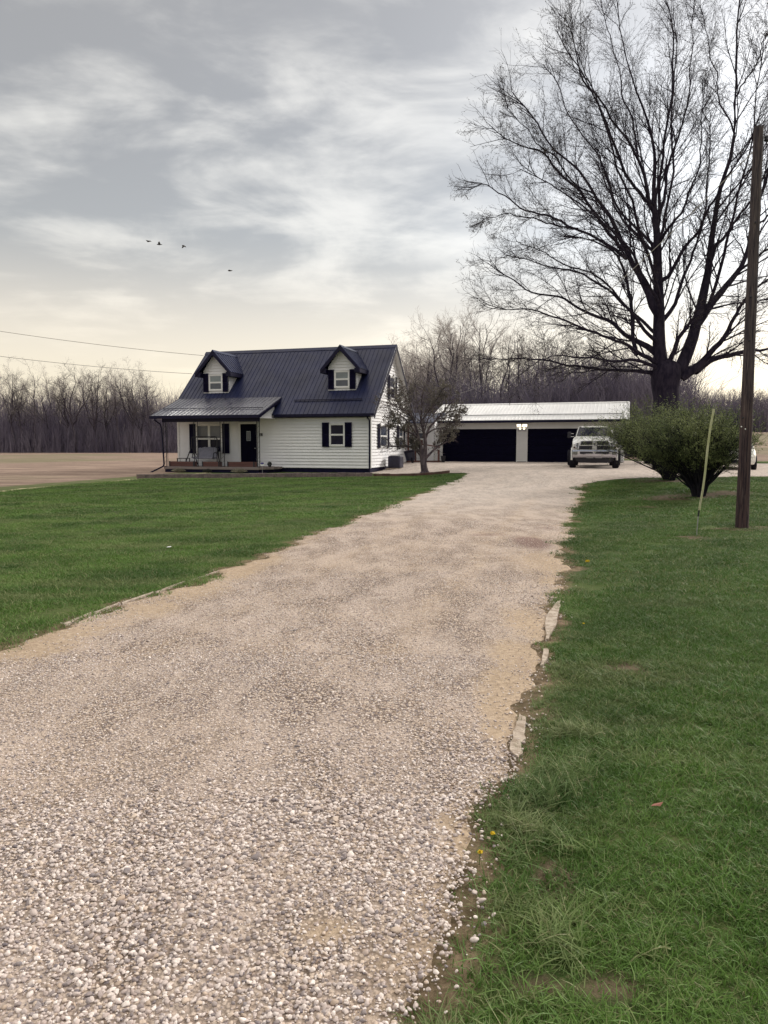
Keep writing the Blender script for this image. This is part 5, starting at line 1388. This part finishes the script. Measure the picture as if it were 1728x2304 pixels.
for i in range(12):
    t = i/11; pts.append((ptop[0]*(.52+.46*(1-t))+.10+.02*math.sin(i*2), .03, ptop[2]*(.50+.48*(1-t))))
mb.tube(pts, .0045, 5); mb.build('ground_wire', M['wire'], pole)
kb = G(1567, 1206); kY = float(kb[1])
mk = thing('marker_stake', kb, 0, 'leaning pale yellow green marker stake in front of the large shrub', 'stake')
tp = at(1606, 920, kY-.1)-np.array(kb); q0 = at(1571, 1162, kY)-np.array(kb)
mb = MB(); mb.tube([(0, 0, -.05), tuple(q0)], [.007, .010], 8); mb.build('anchor_rod', M['steel'], mk)
mb = MB(); mb.tube([tuple(q0), tuple(q0+(tp-q0)*.08)], .014, 8); mb.build('clamp', M['iron'], mk)
def f_guard(N, b):
    s = N.new('ShaderNodeSeparateXYZ'); N.l.new(N.obj(), s.inputs[0]); 
    w = N.math('SINE', N.math('ADD', N.math('MULTIPLY', s.outputs[2], 26.0), N.math('MULTIPLY', s.outputs[0], 120.0)))
    n = N.noise(N.obj(), 6, 4); c = N.mix(N.rng(n, .3, .7), (.36, .38, .19), (.50, .50, .34))
    N.put(b.inputs['Base Color'], N.mix(N.math('MULTIPLY', N.rng(w, .75, .95), N.rng(s.outputs[2], .6, 1.2, .8, .0)), c, (.20, .17, .13))); b.inputs['Roughness'].default_value = .55
M['guard'] = material('pale_yellow_guard', f_guard)
mb = MB(); a_ = q0+(tp-q0)*.06; mb.tube([tuple(a_+(tp-a_)*i/8+np.array([.012*math.sin(i*.8), 0, 0])) for i in range(9)], .0175, 10); mb.build('stake_sleeve', M['guard'], mk)
def wire(name, pts, r, mat, label, grp=None):
    mb = MB(); mb.tube(pts, r, 5); o = mb.build(name, mat); props(o, label, 'wire', grp); return o
def sag(a, b, s, n=20):
    a, b = np.array(a), np.array(b); return [tuple(a+(b-a)*i/n-np.array([0, 0, 4*s*(i/n)*(1-i/n)])) for i in range(n+1)]
W1a, W1b = at(-60, 736, 42), at(458, 800, 47); W2a, W2b = at(-60, 794, 42), at(432, 841, 47)
wire('overhead_wire', sag(W1a, W1b, .12), .014, M['palewire'], 'upper thin wire running across the sky to the house ridge')
wire('overhead_wire', sag(W2a, W2b, .12), .014, M['palewire'], 'lower thin wire running across the sky to the house roof')
wire('service_wire', sag(at(1719, 316, pY), at(1015, 890, 41.5), .9, 30), .009, M['palewire'], 'thin pale wire sagging from the wooden pole towards the house')
# birds
def bird(u, v, Y, wing, span, yaw, label):
    p = at(u, v, Y); t = thing('bird', p, yaw, label, 'bird', 'birds flying above the house')
    mb = MB(); mb.lathe([(0, -.34), (.04, -.30), (.075, -.18), (.11, 0), (.085, .18), (.04, .30), (.05, .42), (0, .44)], (0, 0, 0), 'X', 10); mb.build('body', M['bird'], t, smooth=True)
    for s in (-1, 1):
        mb = MB(); a = wing
        p1 = Vector((0, s*span*.45*math.cos(a), span*.45*math.sin(a))); p2 = Vector((.10, s*span*(.45*math.cos(a)+.5*math.cos(a*.3)), span*(.45*math.sin(a)+.5*math.sin(a*.3))))
        mb.prism([(-.14, s*.04, .02), (.15, s*.04, .02), p1+Vector((.16, 0, 0)), p2, p1+Vector((-.12, 0, 0))], (0, 0, .015)); mb.build('wing', M['bird'], t)
bird(334, 543, 110, .12, .62, R(-30), 'flying bird leftmost of the group of three')
bird(358, 550, 110, .9, .62, R(8), 'flying bird with raised wings in the middle of the three')
bird(413, 553, 110, -.8, .62, R(60), 'flying bird with wings down, rightmost of the three')
bird(517, 609, 115, .1, .55, R(-15), 'lone flying bird below the group of three')

# ------------------------------------------------------------------ pickup truck
tg = np.array([9.55, 33.6, 0]); tg[2] = Hs(9.5, 34.5)+.01
tr = thing('pickup_truck', tg, -R(15.6), 'cream heavy duty pickup truck with chrome grille parked in front of the garage', 'truck')
def sym(pts): return pts+[(-x, y, z) for x, y, z in reversed(pts)]
def loft(secs, closed=True):
    mb = MB(); n = len(secs[0]); vs = [p for s in secs for p in s]; fs = []
    for i in range(len(secs)-1):
        for j in range(n if closed else n-1): fs.append((i*n+j, i*n+(j+1) % n, (i+1)*n+(j+1) % n, (i+1)*n+j))
    fs += [tuple(range(n)), tuple(range((len(secs)-1)*n, len(secs)*n))]; mb.add(vs, fs); return mb
def sec(y, w0, z0, w1, z1, w2, z2, w3, z3):
    return sym([(w0, y, z0), (w1, y, z1), (w2, y, z2), (w3, y, z3)])
# front clip and hood (hood higher in the middle than the fenders)
def hs(y, wb, zb, wf, zf, zs, wh, zh): return sym([(wb, y, zb), (wf, y, zf), (wf*.985, y, zs), (wh+.12, y, zs+.03), (wh, y, zh), (.30, y, zh+.03)])
mb = loft([hs(.10, .93, .80, .96, .90, 1.12, .62, 1.24), hs(.35, .97, .62, 1.0, .88, 1.19, .64, 1.33), hs(.9, .98, .62, 1.01, .90, 1.26, .66, 1.39), hs(1.55, .98, .60, 1.0, .90, 1.32, .68, 1.44), hs(1.75, .98, .60, 1.0, .90, 1.34, .70, 1.45)])
body = mb.build('hood', M['truckpaint'], tr, bevel=.03, smooth=False)
cab = loft([sec(1.76, .95, .62, 1.0, .95, 1.0, 1.35, .86, 1.46), sec(2.5, .97, .60, 1.0, .95, 1.0, 1.38, .93, 1.46), sec(4.3, .97, .60, 1.0, .95, 1.0, 1.38, .93, 1.46)])
cab.build('cab', M['truckpaint'], tr, bevel=.03)
cr = loft([sec(1.90, .88, 1.45, .87, 1.47, .86, 1.49, .84, 1.50), sec(2.62, .90, 1.45, .77, 1.925, .74, 1.955, .60, 1.975), sec(3.3, .92, 1.45, .78, 1.93, .74, 1.965, .60, 1.985), sec(4.15, .92, 1.45, .79, 1.92, .75, 1.97, .60, 1.99), sec(4.28, .92, 1.45, .84, 1.50, .83, 1.52, .70, 1.54)])
cr.build('cab_roof', M['truckpaint'], tr, bevel=.02)
mb = MB(); mb.prism([(-.83, 1.90, 1.485), (.83, 1.90, 1.485), (.725, 2.60, 1.935), (-.725, 2.60, 1.935)], (0, -.012, .018)); mb.build('windshield', M['carglass'], tr)
for s in (-1, 1):
    mb = MB(); mb.prism([(s*.905, 2.35, 1.50), (s*.925, 3.9, 1.50), (s*.815, 3.8, 1.88), (s*.80, 2.75, 1.88)], (s*.012, 0, 0)); mb.build('side_window', M['carglass'], tr)
# grille
def rr_(w, z0, z1, y, r=.06, k=4, top=None):
    top = w if top is None else top; out = []
    for cx, cz, a0 in ((top-r, z1-r, 0), (-top+r, z1-r, 90), (-w+r, z0+r, 180), (w-r, z0+r, 270)):
        for i in range(k+1): a = R(a0+90*i/k); out.append((cx+r*math.cos(a), y, cz+r*math.sin(a)))
    return out
mb = MB(); mb.prism(rr_(.74, .83, 1.265, .02, .10, 5, .64), (0, .12, 0)); gri = mb.build('grille', M['chrome'], tr, bevel=.015)
mb = MB()
for s in (-1, 1):
    for (z0, z1, wo) in ((1.065, 1.235, .60), (.865, 1.03, .67)):
        xi = .105; mb.prism([(s*xi, .012, z0), (s*(wo+.02), .012, z0), (s*(wo+(.0 if z0 < 1 else -.02)), .012, z1), (s*(xi-.01), .012, z1)], (0, -.006, 0))
mb.build('grille_opening', M['blackpl'], gri)
mb = MB()
for s in (-1, 1):
    for (z0, z1) in ((1.085, 1.205), (.895, 1.02)):
        for k in range(1, 4): zz_ = z0+(z1-z0)*k/4; mb.box((s*.36-.21, .001, zz_-.004), (s*.36+.21, .006, zz_+.004))
    mb.build('grille_mesh', M['rubber'], gri); mb = MB()
# emblem: shield with a curled horned head
mb = MB(); mb.prism([(-.07, -.004, 1.20), (.07, -.004, 1.20), (.075, -.004, 1.10), (.045, -.004, 1.02), (0, -.004, .985), (-.045, -.004, 1.02), (-.075, -.004, 1.10)], (0, .02, 0)); mb.build('emblem', M['chrome'], gri, bevel=.006)
mb = MB()
for s in (-1, 1):
    pts = [(s*(.018+.034*math.sin(a)), -.010, 1.128+.036*math.cos(a)) for a in np.linspace(-.4, 3.6, 9)]; mb.tube(pts, [.012-.0008*i for i in range(9)], 6)
mb.prism([(-.018, -.010, 1.14), (.018, -.010, 1.14), (.010, -.010, 1.03), (-.010, -.010, 1.03)], (0, .005, 0)); mb.build('emblem_head', M['iron'], gri)
# lamps
for s in (-1, 1):
    mb = MB(); mb.prism([(s*.755, .09, .90), (s*.955, .20, .90), (s*.965, .22, 1.13), (s*.70, .10, 1.17)], (0, -.035, .0)); hl = mb.build('headlight', M['headlamp'], tr, bevel=.01)
    mb = MB()
    for cz in (.97, 1.08): mb.lathe([(0, -.012), (.05, -.008), (.06, .01)], (s*.82, .065, cz), 'Y', 14)
    mb.build('reflector', M['chrome'], hl)
    mb = MB(); mb.box((s*.885-.04, .06, .92), (s*.885+.05, .10, .985), rot=(0, 0, s*.4)); mb.build('turn_signal', M['amber'], hl)
# bumper
mb = MB(); q = [(-1.0, .28, 0), (-.97, .02, 0), (-.72, -.13, 0), (0, -.18, 0), (.72, -.13, 0), (.97, .02, 0), (1.0, .28, 0)]
vs = []; fs = []
pr = [(.84, .0), (.835, -.04), (.78, -.055), (.66, -.05), (.56, -.035), (.50, .03)]
for i, (x, y, _) in enumerate(q):
    for z, o in pr: vs.append((x, y+o, z if abs(x) < .8 else z-.01))
for i in range(len(q)-1):
    for j in range(len(pr)-1): fs.append((i*6+j, i*6+j+1, (i+1)*6+j+1, (i+1)*6+j))
mb.add(vs, fs); bu = mb.build('bumper', M['chrome'], tr); m = bu.modifiers.new('s', 'SOLIDIFY'); m.thickness = .02
mb = MB(); mb.prism([(-.62, -.222, .66), (-.64, -.222, .765), (.64, -.222, .765), (.62, -.222, .66), (.45, -.222, .64), (.36, -.222, .675), (-.36, -.222, .675), (-.45, -.222, .64)], (0, -.006, 0)); mb.build('air_intake', M['blackpl'], bu)
for s in (-1, 1):
    mb = MB(); mb.box((s*.84-.10, -.125, .63), (s*.84+.10, -.095, .76), rot=(0, 0, s*.5)); fo = mb.build('fog_light', M['headlamp'], bu, bevel=.02)
mb = MB(); mb.prism([(-.90, -.02, .50), (.90, -.02, .50), (.72, .0, .30), (.30, .0, .27), (-.30, .0, .27), (-.72, .0, .30)], (0, .06, 0)); mb.build('air_dam', M['blackpl'], tr)
for a in (-.34, .05): MB().box((a, -.045, .47), (a+.29, -.02, .50)).build('tow_bar', M['steel'], tr)
mb = MB()
for s in (-1, 1): mb.box((s*.42-.05, .2, .42), (s*.42+.05, 6.6, .58))
mb.box((-.75, .85, .30), (.75, 1.0, .42)); mb.box((-.9, 4.9, .32), (.9, 5.05, .46)); mb.box((-.18, .75, .24), (.12, 1.1, .46)); mb.box((-.55, 1.4, .32), (.55, 4.5, .55))
mb.build('chassis', M['blackpl'], tr)
mb = MB(); mb.box((-1.15, 4.42, .92), (1.15, 6.9, 1.0)); mb.box((-1.0, 4.40, 1.0), (1.0, 4.46, 1.55)); mb.build('flatbed', M['blackpl'], tr)
mb = MB()
for x in (-.52, -.24, 0, .24, .52):
    MB().lathe([(0, .045), (.03, .035), (.045, 0)], (x, 2.68, 1.955), n=10).build('roof_light', M['amber'], tr)
for s in (-1, 1):
    mb = MB(); mb.box((s*1.18-.085, 2.15, 1.40), (s*1.18+.085, 2.24, 1.70)); mi = mb.build('mirror', M['blackpl'], tr, bevel=.03)
    mb = MB(); mb.box((min(s*.95, s*1.24), 2.17, 1.455), (max(s*.95, s*1.24), 2.21, 1.485)); mb.box((min(s*.97, s*1.12), 2.17, 1.60), (max(s*.97, s*1.12), 2.20, 1.625)); mb.build('mirror_arm', M['chrome'], mi)
    mb = MB(); mb.lathe([(.43, -.12), (.47, -.11), (.47, .11), (.43, .12)], (0, 0, 0), 'X', 24)
    # black wheel arch flare
    mb = MB(); pts = [(s*1.0, .95+.50*math.cos(a), .42+.50*math.sin(a)) for a in np.linspace(-.1, math.pi+.1, 16)]; mb.tube(pts, .05, 6); mb.build('wheel_arch', M['truckpaint'], tr)
def wheel(x, y, r, w, z=None):
    z = r if z is None else z
    s = 1 if x > 0 else -1; mb = MB()
    mb.lathe([(r*.55, -w/2), (r*.90, -w/2), (r*.975, -w/2+.03), (r, -w/2+.06), (r, w/2-.06), (r*.975, w/2-.03), (r*.90, w/2), (r*.55, w/2)], (x, y, z), 'X', 32)
    for i in range(32):
        a = 2*math.pi*i/32; c_, s_ = math.cos(a), math.sin(a)
        mb.prism([(x-w/2+.03, y+r*c_, z+r*s_), (x+w/2-.03, y+r*c_, z+r*s_), (x+w/2-.03, y+(r+.012)*c_, z+(r+.012)*s_), (x-w/2+.03, y+(r+.012)*c_, z+(r+.012)*s_)], (0, -.045*s_, .045*c_))
    wh = mb.build('wheel', M['rubber'], tr)
    mb = MB(); mb.lathe([(0, s*(w/2-.05)), (r*.2, s*(w/2-.03)), (r*.25, s*(w/2-.09)), (r*.48, s*(w/2-.08)), (r*.56, s*(w/2-.005)), (r*.56, -s*w/2)], (x, y, z), 'X', 24); mb.build('rim', M['steel'], wh, smooth=True)
for s in (-1, 1):
    wheel(s*.96, .95, .405, .30)
    wheel(s*1.20, 5.1, .40, .24); wheel(s*.90, 5.1, .40, .24)

# white car behind the shrub
cg = np.array([xat(1652, 31.8), 31.8, 0]); cg[2] = Hs(cg[0], cg[1])+.01
ca = thing('car', cg, -R(24), 'white car parked behind the large shrub and the wooden pole', 'car')
def cs(y, w, zb, zs, wt): return sym([(w*.93, y, zb), (w, y, zb+.15), (w, y, zs-.12), (w*.93, y, zs-.02), (wt, y, zs)])
loft([cs(.0, .72, .28, .62, .5), cs(.10, .84, .24, .72, .6), cs(.5, .88, .22, .80, .66), cs(1.2, .90, .22, .90, .7), cs(1.5, .90, .22, .94, .72), cs(3.6, .90, .22, .98, .72), cs(4.3, .88, .26, .96, .7), cs(4.55, .80, .34, .88, .6)]).build('body', M['carpaint'], ca, bevel=.03)
gh = lambda y, w, z: sym([(w, y, z-.02), (w*.98, y, z), (w*.6, y, z+.02)])
loft([gh(1.35, .82, .92), gh(1.95, .66, 1.36), gh(2.8, .64, 1.42), gh(3.4, .64, 1.38), gh(4.1, .80, .96)]).build('cabin_glass', M['carglass'], ca)
loft([gh(1.93, .67, 1.37), gh(2.8, .65, 1.43), gh(3.42, .65, 1.39)]).build('roof', M['carpaint'], ca)
mb = MB()
for s in (-1, 1):
    for (a, b) in (((.82, 1.38, .93), (.67, 1.95, 1.37)), ((.66, 3.4, 1.38), (.81, 4.08, .97)), ((.81, 2.7, .96), (.65, 2.7, 1.41))): mb.tube([(s*a[0], a[1], a[2]), (s*b[0], b[1], b[2])], .035, 6)
mb.build('pillar', M['carpaint'], ca)
for s in (-1, 1):
    mb = MB(); mb.prism([(s*.45, .02, .60), (s*.78, .10, .60), (s*.80, .16, .70), (s*.48, .06, .68)], (0, -.03, 0)); mb.build('headlight', M['headlamp'], ca)
mb = MB(); mb.prism([(-.60, -.008, .28), (.60, -.008, .28), (.66, -.008, .44), (-.66, -.008, .44)], (0, -.015, 0)); mb.box((-.4, -.02, .50), (.4, .0, .57)); mb.build('grille', M['blackpl'], ca)
def cwheel(x, y, r=.31, w=.21):
    mb = MB(); mb.lathe([(r*.6, -w/2), (r*.93, -w/2), (r, -w/2+.03), (r, w/2-.03), (r*.93, w/2), (r*.6, w/2)], (x, y, r), 'X', 24); wh = mb.build('wheel', M['rubber'], ca, smooth=True)
    s = 1 if x > 0 else -1
    mb = MB(); mb.lathe([(0, s*(w/2-.01)), (r*.25, s*(w/2-.005)), (r*.58, s*(w/2-.04)), (r*.62, s*(w/2)), (r*.62, -s*w/2)], (x, y, r), 'X', 20); mb.build('rim', M['steel'], wh, smooth=True)
for s in (-1, 1): cwheel(s*.83, .85); cwheel(s*.83, 3.55)
# small flowers and a fallen leaf
for u, v, lb in ((1312, 1416, 'single yellow dandelion in the lawn beside the longer kerb piece'), (1078, 1946, 'yellow dandelion at the grass edge above the gravel'), (1106, 1903, 'small yellow green dandelion in the long grass'), (1321, 1271, 'tiny yellow dandelion far up the lawn edge')):
    p = G(u, v); t = thing('dandelion', p, 0, lb, 'flower', 'dandelions in the lawn')
    s = .011 if v > 1300 else .03
    mb = MB(); mb.tube([(0, 0, 0), (.004, 0, .05)], .0018, 5); mb.build('stalk', M['bushleaf'], t)
    C = rng.normal(size=(60, 3)); C /= np.linalg.norm(C, axis=1, keepdims=True); C = C*[s*.7, s*.7, s*.3]+[.004, 0, .053]
    V, Fq = leaves_np(C, s*.8, flat=.6); link('bloom', mesh_np('bloom', V, [Fq]), M['yellow'], t)
p = G(1476, 1836); mb = MB()
mb.add([(-.024, 0, .045), (-.008, -.010, .052), (.014, -.010, .050), (.030, .004, .062), (.012, .012, .050), (-.010, .010, .050)], [(0, 1, 2, 3, 4, 5)])
o = mb.build('fallen_leaf', M['redclay']); o.location = p; m = o.modifiers.new('s', 'SOLIDIFY'); m.thickness = .001; props(o, 'curled red brown dead leaf lying on the green lawn', 'leaf')
p = G(380, 1238); mb = MB(); mb.prism([(-.03, -.015, .04), (.025, -.02, .045), (.035, .015, .05), (-.02, .02, .045)], (0, 0, .012)); o = mb.build('paper_scrap', M['white'], bevel=.004); o.location = p; props(o, 'small white scrap lying on the lawn beside the drive', 'litter')
